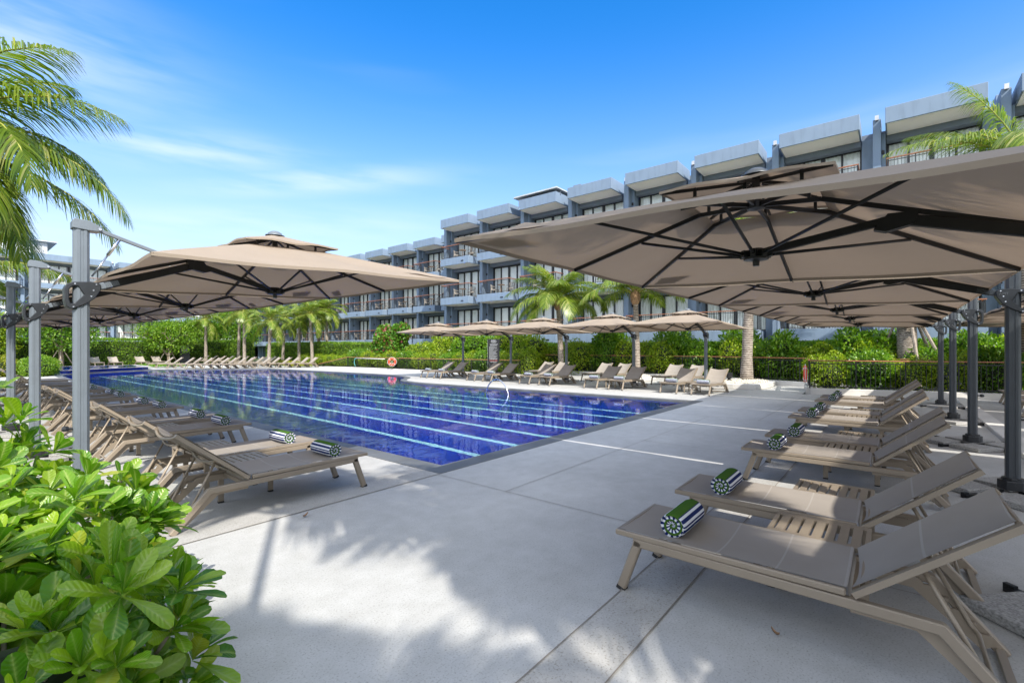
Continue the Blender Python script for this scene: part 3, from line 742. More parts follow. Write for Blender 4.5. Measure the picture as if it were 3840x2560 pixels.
# ------------------------------------------------------------------ parasols
def make_umbrella(tilt, letters, zE, PM):
    t = empty('cantilever_parasol', (0, 0, 0), 0, 'parasol', 'parasol')
    HX = 1.72; s = 1.545; zV = zE - 2.285
    T_ = math.tan(R(tilt))
    def P(x, y, z): return (HX + x, y, z + x * T_)
    def PV(x, y, z): return (HX + x, y, z + zV + x * T_)
    mb = MB()
    for a in (45, 135, 225, 315):
        c, q = math.cos(R(a)), math.sin(R(a))
        mb.bar((c * 0.10, q * 0.10, 0.022), (c * 0.56, q * 0.56, 0.022), 0.055, 0.028)
        mb.bar((c * 0.545, q * 0.545, 0.0), (c * 0.545, q * 0.545, 0.055), 0.03, 0.06, (c, q, 0))
    mb.build('base_cross', M['black'], t)
    for a in (0, 90, 180, 270):
        c, q = math.cos(R(a)), math.sin(R(a))
        ctr = V((c * 0.35, q * 0.35, 0)); h = 0.295
        pts = [(ctr.x + h * c, ctr.y + h * q), (ctr.x - h * q, ctr.y + h * c), (ctr.x - h * c * 0.75, ctr.y - h * q * 0.75), (ctr.x + h * q, ctr.y - h * c)]
        MB().prism(pts, 0.058, lambda u, v, w_: (u, v, 0.033 + w_)).build('granite_weight', M['granite'], t, bevel=0.006)
    MB().prism([(math.cos(R(a)) * (0.105 if k % 2 else 0.115), math.sin(R(a)) * (0.105 if k % 2 else 0.115)) for k, a in enumerate(range(0, 360, 30))], 0.09, lambda u, v, w_: (u, v, 0.115 + w_)).lathe(
        [(0.085, 0.15), (0.085, 0.185), (0.03, 0.19)], 14).build('base_collar', M['plastic'], t, bevel=0.006)
    a_ = 0.055
    MB().prism([(a_, -0.6 * a_), (a_, 0.6 * a_), (0.6 * a_, a_), (0.012, a_), (0.010, a_ - 0.006), (-0.010, a_ - 0.006), (-0.012, a_), (-0.6 * a_, a_), (-a_, 0.6 * a_), (-a_, 0.012), (-a_ + 0.006, 0.010), (-a_ + 0.006, -0.010), (-a_, -0.012), (-a_, -0.6 * a_),
                (-0.6 * a_, -a_), (-0.012, -a_), (-0.010, -a_ + 0.006), (0.010, -a_ + 0.006), (0.012, -a_), (0.6 * a_, -a_)], 2.44, lambda u, v, w_: (u, v, 1.40 + w_)).build('post', PM, t)
    pc = MB().prism([(-0.066, 2.58), (-0.066, 2.645), (-0.05, 2.668), (0.05, 2.662), (0.13, 2.622), (0.145, 2.595), (0.12, 2.575), (0.05, 2.572)], 0.13, lambda u, v, w_: (u, w_, v)).build('post_cap', PM, t, bevel=0.01)
    MB().tube([(0.122, -0.075, 2.597), (0.122, 0.075, 2.597)], 0.013, 8).build('pivot_bolt', M['steel'], pc)
    MB().tube([(-0.055, 0, 0.78), (-0.10, 0, 0.78)], [0.012, 0.012], 6).lathe([(0, 0.755), (0.022, 0.76), (0.026, 0.78), (0.022, 0.80), (0, 0.805)], 8, (-0.105, 0, 0)).build('locking_knob', M['plastic'], t)
    # handle clamp
    outer = [(-0.118, 2.035), (-0.105, 2.07), (-0.06, 2.095), (0.06, 2.108), (0.118, 2.10), (0.132, 2.075), (0.125, 2.03), (0.085, 1.955), (0.02, 1.90), (-0.07, 1.850), (-0.105, 1.87), (-0.116, 1.93)]
    hole = [(-0.086, 2.03), (-0.065, 2.055), (-0.028, 2.06), (0.012, 1.985), (-0.05, 1.905), (-0.078, 1.900), (-0.088, 1.94)]
    vs = []; fs = []; m1, m2 = len(outer), len(hole)
    tr = tessellate_polygon([[V((u, v, 0)) for u, v in outer], [V((u, v, 0)) for u, v in hole]])
    for sgn in (-1, 1): vs += [(u, sgn * 0.072, v) for u, v in outer + hole]
    nn_ = m1 + m2
    for f in tr: fs += [tuple(f), tuple(i + nn_ for i in reversed(f))]
    for k in range(m1): fs.append((k, (k + 1) % m1, nn_ + (k + 1) % m1, nn_ + k))
    for k in range(m2): fs.append((m1 + k, m1 + (k + 1) % m2, nn_ + m1 + (k + 1) % m2, nn_ + m1 + k))
    cl = MB().add(vs, fs).build('handle_clamp', M['plastic'], t, bevel=0.006)
    mb = MB()
    for (x, z) in [(0.095, 2.085), (0.075, 2.03), (0.06, 1.975), (-0.05, 2.08), (-0.06, 1.872)]:
        mb.tube([(x, -0.0765, z), (x, 0.0765, z)], 0.0065, 8)
    mb.build('bolt', M['steel'], cl)
    if letters:
        cu = bpy.data.curves.new('emblem', 'FONT'); cu.body = 'AMT'; cu.size = 0.034; cu.align_x = 'CENTER'; cu.extrude = 0.0008
        to = bpy.data.objects.new('emblem', cu); COL.objects.link(to); dg = bpy.context.evaluated_depsgraph_get()
        me = bpy.data.meshes.new_from_object(to.evaluated_get(dg)); COL.objects.unlink(to)
        me.transform(Matrix.Translation((0.072, 0.0735, 2.045)) @ Matrix.Rotation(math.pi, 4, 'Z') @ Matrix.Rotation(R(90), 4, 'X'))
        link('emblem', me, M['emblem'], cl)
    # arm: out under the canopy, kink, down to the hub
    e = V(PV(-0.80, 0, 2.43)); hb = V(P(-0.06, 0, 2.20))
    MB().bar((0.10, 0, 2.065), (0.27, 0, 2.065 + (e.z - 2.065) * 0.205), 0.05, 0.06).build('arm_socket', PM, t, bevel=0.006)
    am = MB().bar((0.16, 0, 2.085), e, 0.05, 0.068).bar(e + V((-0.03, 0, 0.012)), hb, 0.045, 0.05).build('arm', M['black'], t, bevel=0.006)
    MB().prism([(-0.08, -0.045), (0.06, -0.075), (0.12, -0.055), (0.05, 0.035), (-0.10, 0.03)], 0.072, lambda u, v, w_: (e.x + u, w_, e.z + v)).build('elbow_bracket', M['black'], am)
    rod_end = V(P(-1.03, 0, zE + 0.36 * 0.44 + 0.035))
    MB().bar((0.125, 0, 2.597), rod_end, 0.03, 0.034).build('tie_rod', PM, t, bevel=0.005)
    st = V((0.125, 0, 2.597)).lerp(rod_end, 0.27)
    b0 = V((0.075, 0, 2.165)); mid = st.lerp(b0, 0.45)
    MB().tube([st, mid], 0.015, 8).tube([mid, b0], 0.008, 8).build('gas_strut', M['steel'], t, smooth=True)
    # canopy
    r0 = 0.40
    def surf(side, u, k):
        """side 0..3, u along the side, k 0 (opening) .. 1 (eave)"""
        h = r0 + (s - r0) * k
        if side == 0: x, y = h, u * h
        elif side == 1: x, y = -u * h, h
        elif side == 2: x, y = -h, -u * h
        else: x, y = u * h, -h
        z = zE + 0.365 * (1 - k) ** 0.96
        rb = math.sin(math.pi * abs(u)) ** 2
        z -= 0.030 * math.sin(math.pi * min(1, k * 1.02)) * rb + 0.012 * rb * k
        pull = 1 - 0.012 * rb * k
        return P(x * pull, y * pull, z)
    NU, NK = 24, 9; vs = []; fs = []
    for side in range(4):
        b = len(vs)
        for i in range(NU + 1):
            for k in range(NK + 1): vs.append(surf(side, -1 + 2 * i / NU, k / NK))
            q = vs[-1]; vs.append((q[0], q[1], q[2] - 0.028))
        st_ = NK + 2
        for i in range(NU):
            for k in range(NK + 1): fs.append((b + i * st_ + k, b + (i + 1) * st_ + k, b + (i + 1) * st_ + k + 1, b + i * st_ + k + 1))
    cn_ = MB().add(vs, fs).build('canopy', M['canvas'], t)
    bm = bmesh.new(); bm.from_mesh(cn_.data); bmesh.ops.remove_doubles(bm, verts=bm.verts, dist=0.0006); bm.to_mesh(cn_.data); bm.free()
    smooth_by_angle(cn_, 20)
    # loose flaps (pocket covers) on the canopy edge
    fl = []
    for side, u in ((3, 0.78), (1, -0.74), (0, 0.75)):
        a0 = V(surf(side, u - 0.11, 0.80)); a1 = V(surf(side, u + 0.12, 0.86)); a2 = V(surf(side, u + 0.13, 0.99)); a3 = V(surf(side, u - 0.02, 0.97))
        up = V((0, 0, 0.016))
        fl.append([a0 + up * 1.8, a1 + up * 0.6, a2 + up * 0.5, a3 + up * 0.6])
    mb = MB()
    for f in fl: mb.add(f, [(0, 1, 2, 3)])
    mb.build('pocket_flap', M['canvas'], cn_)
    # vent cap
    vs = []; fs = []; vr = 0.52
    for side in range(4):
        b = len(vs)
        for i in range(13):
            u = -1 + i / 6
            for k in range(5):
                h = 0.03 + (vr - 0.03) * k / 4
                x, y = [(h, u * h), (-u * h, h), (-h, -u * h), (u * h, -h)][side]
                rb = math.sin(math.pi * abs(u)) ** 2
                vs.append(PV(x, y, 2.855 - 0.165 * (k / 4) ** 0.95 + 0.02 * rb * (k / 4)))
            q = vs[-1]; vs.append((q[0], q[1], q[2] - 0.018))
        for i in range(12):
            for k in range(5): fs.append((b + i * 6 + k, b + (i + 1) * 6 + k, b + (i + 1) * 6 + k + 1, b + i * 6 + k + 1))
    vc = MB().add(vs, fs).build('vent_cap', M['canvas'], t)
    bm = bmesh.new(); bm.from_mesh(vc.data); bmesh.ops.remove_doubles(bm, verts=bm.verts, dist=0.0006); bm.to_mesh(vc.data); bm.free()
    smooth_by_angle(vc, 20)
    c0 = P(0, 0, 0)
    MB().lathe([(0.0, 2.905), (0.04, 2.902), (0.075, 2.88), (0.08, 2.862), (0.105, 2.856), (0.105, 2.848)], 16, (c0[0], 0, zV)).build('finial', PM, t, smooth=True)
    # frame: two hubs, eight ribs each with its strut
    mb = MB().lathe([(0.0, 2.10), (0.022, 2.10), (0.024, 2.135), (0.085, 2.145), (0.085, 2.16), (0.05, 2.17), (0.05, 2.225), (0, 2.23)], 12, (c0[0], 0, 0))
    for k in range(8):
        a = R(45 * k); c, q = math.cos(a), math.sin(a)
        mb.bar((c0[0] + c * 0.04, q * 0.04, 2.185), (c0[0] + c * 0.105, q * 0.105, 2.185), 0.035, 0.05)
    mb.build('hub', M['plastic'], t)
    MB().lathe([(0.0, 2.60), (0.06, 2.61), (0.065, 2.66), (0.03, 2.68), (0.028, 2.84), (0, 2.845)], 12, (c0[0], 0, zV)).build('crown_hub', M['plastic'], t)
    for k in range(8):
        a = R(45 * k); c, q = math.cos(a), math.sin(a); f = math.sqrt(2) if k % 2 else 1.0
        top = V(PV(c * 0.06, q * 0.06, 2.635)); ro = s * 0.995 * f
        pin = V(P(c * r0 * f, q * r0 * f, zE + 0.335)); end = V(P(c * ro, q * ro, zE - 0.018))
        rb = MB().bar(top, pin, 0.019, 0.030).bar(pin, end, 0.019, 0.031).build('rib', M['black'], t)
        fr = 0.42; j = pin.lerp(end, fr)
        MB().tube([(c0[0] + c * 0.095, q * 0.095, 2.185), (j.x, j.y, j.z - 0.02)], 0.0115, 8).build('strut', M['black'], rb, smooth=True)
        vtop = V(PV(c * 0.05, q * 0.05, 2.80)); ve = V(PV(c * vr * 0.97 * f, q * vr * 0.97 * f, 2.678))
        MB().bar(vtop, ve, 0.014, 0.022).bar(V(PV(c * 0.33 * f, q * 0.33 * f, 2.62)), V(PV(c * 0.33 * f, q * 0.33 * f, 2.735)), 0.02, 0.02).build('vent_spoke', M['black'], rb)
    return t

UR = make_umbrella(2.2, True, 2.19, M['charcoal']); ur_used = [False]
def put_umb(proto, flag, loc, rz, label, group):
    if not flag[0]:
        flag[0] = True; proto.location = loc; proto.rotation_euler = (0, 0, rz); return tag(proto, label, None, group)
    return dup(proto, loc, rz, label, group)
for i, x in enumerate([3.78, 6.93, 10.08, 13.2, 16.36]):
    put_umb(UR, ur_used, (x, -0.94, 0), R(90), 'largest taupe parasol spreading overhead at the right of the photo' if i == 0 else f'taupe cantilever parasol over the right row, {ORD[i]} from the camera',
            'parasols over the right row')
for i, x in enumerate([0.0, 3.15, 6.3, 9.6, 13.0, 16.2, 19.4]):
    dup(UR, (x + 0.25, -4.75, 0), R(90), f'taupe parasol of the row behind the right posts, {ORD[6 - i]} from the fence', 'parasols of the row behind the right posts')
UL = make_umbrella(2.6, False, 2.275, M['post']); ul_used = [False]
for i in range(6):
    put_umb(UL, ul_used, (0.84 + 0.0 * i, 5.75 + 3.14 * i, 0), R(rnd.uniform(-1, 1)), f'taupe cantilever parasol over the left row, {ORD[i]} from the camera', 'parasols over the left row')
for i, y in enumerate([5.5, 8.4, 11.7, 15.0, 18.4]):
    dup(UL, (18.35, y, 0), R(180 - 3), f'taupe parasol across the pool before the hedge, {ORD[i]} from the right', 'parasols across the pool')

# ------------------------------------------------------------------ hotel buildings
FLOORS = [1.86, 5.06, 8.26]; ROOFB = 11.42; ROOFT = 12.07
def make_bay_meshes(flip, SL, wide):
    """bay parts as meshes in local coords; s along the facade from the slab start, d inwards. flip False: s->Y, d->X ; True: s->X, d->Y"""
    def B(mb, s0, s1, d0, d1, z0, z1):
        return mb.box(d0, d1, s0, s1, z0, z1) if not flip else mb.box(s0, s1, d0, d1, z0, z1)
    def mesh(mb, name, m, bevel=0):
        o = mb.build(name, m, None, bevel); me = o.data; bpy.data.objects.remove(o); return me
    D = {}
    D['slab'] = mesh(B(MB(), 0, SL, 0, 2.03, 0.012, 0.59), 'balcony_slab', M['wall'], 0.012)
    D['soffit'] = mesh(B(MB(), 0.06, SL - 0.06, 0.06, 2.02, 0.0, 0.03), 'soffit', M['soffit'])
    D['roof'] = mesh(B(MB(), 0, SL, 0, 2.03, 0.014, 0.72), 'roof_canopy', M['wall'], 0.012)
    D['floor'] = mesh(B(MB(), 0.02, SL - 0.02, 0.14, 1.94, 0.588, 0.597), 'balcony_bounce_floor', M['bouncetile'])  # pale unseen layer added to bounce light up onto soffits and curtains
    mb = MB()
    nb = int((SL - 0.16) / 0.115)
    for i in range(nb + 1):
        s = 0.08 + (SL - 0.16) * i / nb; wd = 0.022 if i in (0, nb) or i % 9 == 0 else 0.008
        B(mb, s - wd, s + wd, 0.075 - wd, 0.075 + wd, 0.60, 1.60)
    for s in (0.08, SL - 0.08):
        for i in range(1, 9): B(mb, s - 0.007, s + 0.007, 0.075 + i * 0.115 - 0.007, 0.075 + i * 0.115 + 0.007, 0.66, 1.60)
        B(mb, s - 0.015, s + 0.015, 0.095, 1.02, 0.64, 0.67)
    B(mb, 0.1, SL - 0.1, 0.065, 0.085, 0.64, 0.67); B(mb, 0.1, SL - 0.1, 0.065, 0.085, 1.50, 1.53)
    D['railing'] = mesh(mb, 'railing', M['frame'])
    mb = MB(); B(mb, 0.03, SL - 0.03, 0.035, 0.115, 1.60, 1.645); B(mb, 0.035, 0.115, 0.115, 1.02, 1.60, 1.644); B(mb, SL - 0.115, SL - 0.035, 0.115, 1.02, 1.60, 1.644)
    D['handrail'] = mesh(mb, 'handrail', M['handrail'])
    # drain box on the slab end
    D['spout'] = mesh(B(MB(), 0.55, 0.80, -0.03, 0.0, 0.20, 0.28), 'drain_spout', M['frame'])
    # sliding doors
    W0, W1, Z0, Z1, dd = -0.02, SL - 0.02, 0.60, 2.93, 1.96
    mb = MB(); n = 8 if wide else 4
    B(mb, W0, W1, dd - 0.02, dd + 0.08, Z1 - 0.09, Z1); B(mb, W0, W1, dd - 0.02, dd + 0.08, Z0, Z0 + 0.07)
    for i in range(n + 1):
        s = W0 + (W1 - W0) * i / n; hw = 0.085 if i in (0, n, n // 2) else 0.045
        B(mb, max(W0, s - hw), min(W1, s + hw), dd - 0.018, dd + 0.078, Z0 + 0.07, Z1 - 0.09)
    D['window'] = mesh(mb, 'window', M['frame'])
    D['pane'] = mesh(B(MB(), W0 + 0.08, W1 - 0.08, dd + 0.02, dd + 0.032, Z0 + 0.07, Z1 - 0.09), 'pane', M['pane'])
    # curtains with folds, parted towards one leaf
    mb = MB(); r_ = random.Random(3)
    vs = []; fs = []
    m = int((W1 - W0) / 0.035)
    for i in range(m + 1):
        s = W0 + 0.1 + (W1 - W0 - 0.2) * i / m; d = dd + 0.085 + 0.03 * math.sin(i * 1.15 + 0.8 * math.sin(i * 0.21))
        for z in (Z0 + 0.03, Z1 - 0.05): vs.append((d, s, z) if not flip else (s, d, z))
    gap = (int(m * 0.47), int(m * 0.53))
    for i in range(m):
        if gap[0] <= i < gap[1]: continue
        fs.append((2 * i, 2 * i + 2, 2 * i + 3, 2 * i + 1))
    mb.add(vs, fs); o = mb.build('curtain', M['curtain'], None, 0, True); D['curtain'] = o.data; bpy.data.objects.remove(o)
    D['lamp'] = mesh(B(MB(), SL + 0.04, SL + 0.14, 1.22, 1.30, 2.25, 2.42), 'wall_lamp', M['black'], 0.01)
    return D

def furn():
    """balcony chair and table as single small meshes"""
    mb = MB()
    for x in (-0.24, 0.24):
        for y in (-0.23, 0.23): mb.tube([(x, y, 0), (x * 0.9, y * 0.9, 0.44 if y < 0 else 0.80)], 0.018, 6)
    mb.box(-0.25, 0.25, -0.25, 0.24, 0.40, 0.46)
    for i in range(8):
        x = -0.22 + 0.44 * i / 7; mb.tube([(x, 0.20, 0.46), (x * 1.05, 0.27, 0.82)], 0.014, 5)
    mb.tube([(-0.26, -0.2, 0.64), (-0.26, 0.2, 0.68), (-0.2, 0.28, 0.82), (0.2, 0.28, 0.82), (0.26, 0.2, 0.68), (0.26, -0.2, 0.64)], 0.02, 6)
    c = mb.build('balcony_chair', M['rattan'])
    mb = MB().lathe([(0, 0.73), (0.30, 0.73), (0.30, 0.76), (0, 0.76)], 14).tube([(0, 0, 0.02), (0, 0, 0.73)], 0.03, 8).lathe([(0, 0), (0.2, 0.0), (0.18, 0.03), (0, 0.035)], 12)
    return c, mb.build('balcony_table', M['teak'])
CHAIR, BTABLE = furn(); fu = [False]
FN = ['first', 'second', 'third']

def building(name, label, flip, X0, starts, SL, pitch, depth, s_lo, s_hi, floors, furnish, desc, wide=False, fin_end='hi'):
    D = make_bay_meshes(flip, SL, wide)
    b = empty(name, (0, 0, 0), 0, label, 'building')
    def B(mb, s0, s1, d0, d1, z0, z1):
        return mb.box(X0 + d0, X0 + d1, s0, s1, z0, z1) if not flip else mb.box(s0, s1, X0 + d0, X0 + d1, z0, z1)
    def at(s, z): return (X0, s, z) if not flip else (s, X0, z)
    mb = MB()
    # rear wall carries openings: piers between bays and spandrel bands
    B(mb, s_lo, s_hi, 2.06, depth, 11.30, 11.85)
    B(mb, s_lo, s_hi, 3.6, depth, -0.05, 11.30)
    for k, z in enumerate(floors + [ROOFB]):
        top = z + 0.60 if z != ROOFB else 11.30
        B(mb, s_lo, s_hi, 2.04, 3.6, z - 0.27 if k else z - 0.05, min(top, 11.30))
    for s in starts:
        for z in floors: B(mb, s + SL - 0.02, s + pitch - 0.02, 1.95, 3.6, z + 0.60, z + 2.93)
    for s in starts:
        for z in floors + [ROOFB]: B(mb, s + 0.03, s + SL - 0.03, 1.50, 2.05, z - 0.27, z - 0.004)
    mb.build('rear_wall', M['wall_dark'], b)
    mb = MB()
    for s in starts:
        mb = MB()
        B(mb, s + SL + 0.16, s + SL + 0.46, 0.82, 2.06, -0.05, 12.02)
        B(mb, s + SL + 0.16, s + SL + 0.46, 2.06, 3.3, 11.0, 12.3)
        B(mb, s + SL + 0.46, s + pitch - 0.01, 1.62, 1.95, -0.05, 11.45)
        B(mb, s + SL + 0.0, s + SL + 0.16, 1.30, 1.95, -0.05, 11.45)
        mb.build('fin_wall', M['wall'], b, bevel=0.01)
        B(MB(), s + SL + 0.24, s + SL + 0.38, 0.72, 0.82, 11.95, 12.16).build('roof_bracket', M['silver'], b)
    mb = MB(); B(mb, s_lo, s_hi, 2.2, 2.3, -0.05, 1.80); mb.build('ground_floor_glazing', M['room'], b)
    mb = MB()
    for s in starts:
        for q in range(5): ss = s + SL * q / 4; B(mb, ss - 0.05, ss + 0.05, 2.12, 2.2, -0.05, 1.80)
    mb.build('ground_floor_frame', M['frame'], b)
    for i, s in enumerate(starts):
        for k, z in enumerate(floors):
            p = at(s, z)
            sl_ = link('balcony_slab', D['slab'], None, b, p)
            link('soffit', D['soffit'], None, sl_); link('balcony_bounce_floor', D['floor'], None, sl_); link('railing', D['railing'], None, sl_); link('handrail', D['handrail'], None, sl_); link('drain_spout', D['spout'], None, sl_)
            wn = link('window', D['window'], None, b, p)
            link('pane', D['pane'], None, wn); link('curtain', D['curtain'], None, wn); link('wall_lamp', D['lamp'], None, b, p)
            if furnish(i, k):
                for q, (ds, r) in enumerate([(0.75, -1), (SL - 0.85 if not wide else 2.6, 1)]):
                    fz = z + 0.592
                    loc = (X0 + 1.15, s + ds, fz) if not flip else (s + ds, X0 + 1.15, fz)
                    rz = (R(90) + r * R(62)) * 1 if not flip else r * R(60)
                    rz = R(-90) + (R(180) if r < 0 else 0) if flip else (R(180) if r < 0 else 0)
                    side = 'left' if (r > 0) != flip else 'right'
                    lab = f'{side} woven chair on the {FN[k]} level balcony, {ORD[i]} bay {desc}'
                    if not fu[0]: CHAIR.location = loc; CHAIR.rotation_euler = (0, 0, rz + 0.35 * r); tag(CHAIR, lab, 'chair', 'woven chairs on the balconies')
                    else: dup(CHAIR, loc, rz + 0.35 * r, lab, 'woven chairs on the balconies')
                    if q == 0:
                        loc = (X0 + 1.0, s + (SL / 2 if not wide else 1.7), fz) if not flip else (s + (SL / 2 if not wide else 1.7), X0 + 1.0, fz)
                        lab = f'round table on the {FN[k]} level balcony, {ORD[i]} bay {desc}'
                        if not fu[0]: BTABLE.location = loc; tag(BTABLE, lab, 'table', 'round tables on the balconies'); fu[0] = True
                        else: dup(BTABLE, loc, 0, lab, 'round tables on the balconies')
        rf = link('roof_canopy', D['roof'], None, b, at(s, ROOFB)); link('soffit', D['soffit'], None, rf)
    return b
P4 = 4.132
RS = [26.0 - P4 * i for i in range(9)]
bR = building('hotel_block', 'tall blue-grey hotel block stepping up to the right behind the parasols', False, 26.5, RS, 3.22, P4, 12, RS[-1] - 0.4, 29.75, FLOORS,
         lambda i, k: i < 4 and k < 3 and (i < 3 or k < 1), 'of the tall block')
LS = [34.0 - P4 + P4 * i for i in range(14)]
building('hotel_wing', 'blue-grey hotel wing set back behind the row of palms in the middle', False, 30.1, LS, 3.22, P4, 10, LS[0] - 0.2, LS[-1] + P4, FLOORS,
         lambda i, k: i < 8, 'of the middle wing')
FS = [-24.2 + 7.7 * i for i in range(7)]
bF = building('far_hotel_wing', 'far grey hotel wing behind the clipped hedge at the left', True, 74.0, FS, 6.9, 7.7, 10, FS[0] - 0.3, FS[-1] + 7.7, FLOORS,
         lambda i, k: 3 <= i < 7, 'of the far wing', wide=True)
# corrugated shelters on the roofs
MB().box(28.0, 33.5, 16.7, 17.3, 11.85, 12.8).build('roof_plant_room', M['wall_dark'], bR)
mb = MB()
for i in range(22): mb.box(26.42, 29.8, 17.62 + i * 0.17, 17.74 + i * 0.17, 12.36 , 12.42)
mb.box(26.42, 29.8, 17.6, 21.4, 12.33, 12.36)
rc = mb.build('corrugated_roof_cover', M['silver'], bR)
MB().box(27.0, 27.06, 17.7, 17.76, 12.0, 12.33).box(27.0, 27.06, 21.2, 21.26, 12.0, 12.33).build('roof_bracket', M['steel'], rc)
mb = MB(); mb.box(-6.5, 9.0, 75.5, 83, 13.75, 13.85); mb.build('shed_roof', M['silver'], bF)
mb = MB(); mb.box(-6, 8.2, 76, 82.5, 11.85, 13.75)
for i in range(70): mb.box(-6 + i * 0.2, -5.9 + i * 0.2, 75.95, 76.0, 11.9, 13.75)
mb.build('roof_shed_wall', M['silver'], bF)

# ------------------------------------------------------------------ fences, sign, lifebuoys, pool rail
def fence(name, pts, label, plinth=True):
    t = empty(name, (pts[0][0], pts[0][1], 0), 0, label, 'fence')
    ox, oy = pts[0][0], pts[0][1]
    bars = MB(); rail = MB(); post = []; pl = MB()
    for (a, b) in zip(pts[:-1], pts[1:]):
        p = V((a[0] - ox, a[1] - oy, 0)); q = V((b[0] - ox, b[1] - oy, 0)); L = (q - p).length; d = (q - p) / L; ha, hb = a[2], b[2]; ba, bb = a[3], b[3]
        nn = max(2, int(L / 0.125))
        for i in range(nn + 1):
            u = i / nn; c = p.lerp(q, u); h = ha + (hb - ha) * u; bz = ba + (bb - ba) * u
            if i % 10 == 0: post.append((c, bz, h))
            else: bars.bar((c.x, c.y, bz + 0.05), (c.x, c.y, h - 0.09), 0.013, 0.013, d)
        bars.bar(p + V((0, 0, ba + 0.06)), q + V((0, 0, bb + 0.06)), 0.02, 0.03).bar(p + V((0, 0, ha - 0.09)), q + V((0, 0, hb - 0.09)), 0.02, 0.03)
        rail.bar(p + V((0, 0, ha)), q + V((0, 0, hb)), 0.075, 0.035)
        if plinth:
            pl.bar(p + V((0, 0, ba / 2 - 0.02)), q + V((0, 0, bb / 2 - 0.02)), 0.22, ba + 0.04)
    bars.build('bars', M['black'], t); rail.build('handrail', M['handrail'], t, bevel=0.005)
    if plinth: pl.build('plinth', M['concrete'], t, bevel=0.01)
    for c, bz, h in post: MB().bar((c.x, c.y, bz), (c.x, c.y, h - 0.018), 0.035, 0.035).build('post', M['black'], t)
    return t
fence('metal_fence', [(20.5, 16.1, 0.84, 0.06), (20.6, 27.0, 0.82, 0.06), (20.5, 33.4, 0.82, 0.05), (19.6, 36.4, 0.2, 0.0)], 'brown railed black fence sloping down beyond the orange lifebuoy')
fence('metal_fence', [(23.3, 18.2, 1.12, 0.2), (23.3, 7.6, 1.12, 0.2), (21.25, 2.5, 1.12, 0.2), (21.0, -6, 1.12, 0.2)], 'long brown railed black fence in front of the hedge behind the lounger row')
fence('metal_fence', [(20.6, 2.5, 1.10, 0.2), (18.2, 2.15, 1.10, 0.2), (19.7, -3.2, 1.10, 0.2), (21.4, -9, 1.10, 0.2)], 'nearest brown railed fence on a pale plinth behind the right loungers')
struct(sheet('planting_bed', [(18.3, 2.2), (20.6, 2.5), (21.1, 2.4), (21.0, -9), (21.4, -9), (19.8, -3.2)], 0.02, M['soil']))
struct(sheet('shrub_bed', [(23.35, 18.4), (23.35, 7.6), (21.3, 2.4), (21.05, -9), (30, -9), (30, 33), (20.7, 33), (20.7, 16)], -0.02, M['soil']))

# information pylon
t = empty('sign_pylon', (19.7, 17.35, 0), R(-48), 'tall black information pylon with white lettering standing before the shrubs', 'sign')
MB().prism([(-0.33, 0.78), (-0.33, 2.02), (0.33, 2.02), (0.33, 0.78), (0.20, 0.55), (0.05, 0.30), (-0.02, 0.0), (-0.30, 0.0), (-0.26, 0.3), (-0.30, 0.55)], 0.12, lambda u, v, w_: (u, w_, v)).build('panel', M['black'], t, bevel=0.008)
MB().bar((-0.338, 0, 0.0), (-0.338, 0, 2.02), 0.012, 0.13, (0, 1, 0)).tube([(-0.33, -0.062, 0.75), (-0.22, -0.062, 0.6), (-0.14, -0.062, 0.4), (-0.12, -0.062, 0.15)], 0.008, 5).build('edge_strip', M['steel'], t)
# rows of tiny printed words, too small to read at this distance
rr_ = random.Random(8)
def print_rows(rows, m, name, parent):
    mb = MB()
    for z, h, x0, x1, word in rows:
        x = x0
        while x < x1 - 0.02:
            w_ = min(rr_.uniform(0.5, 1.4) * word, x1 - x)
            mb.box(x, x + w_, -0.0632, -0.0605, z, z + h); x += w_ + h * 0.45
    return mb.build(name, m, parent)
rows = [(1.925, .045, -.12, .12, .08), (1.865, .045, -.16, .16, .09), (1.81, .038, -.11, .11, .08), (1.735, .026, -.22, .24, .07), (1.675, .03, -.20, .20, .08), (1.645, .02, -.20, .19, .06)]
for i in range(17):
    rows.append((1.585 - 0.041 * i, .022, -.25, -.25 + [.30, .42, .47, .26, .48, .22, .44, .38, .40, .46, .45, .28, .46, .46, .38, .48, .33][i], .055))
rows += [(0.885, .04, -.22, .20, .1), (0.74, .03, -.18, .18, .09)]
print_rows(rows, M['text'], 'lettering', t)
print_rows([(0.80, .05, -.24, .24, .045)], M['textred'], 'lettering', t)
t = empty('sign_pylon', (14.9, 52.0, 0), R(-16), 'small dark information pylon in front of the far hedge beside a tree', 'sign')
MB().prism([(-0.4, 0.0), (-0.4, 2.0), (0.4, 2.0), (0.4, 0.0)], 0.14, lambda u, v, w_: (u, w_, v)).build('panel', M['black'], t, bevel=0.01)
MB().box(-0.3, 0.3, -0.085, -0.072, 1.2, 1.85).build('notice', M['text'], t)

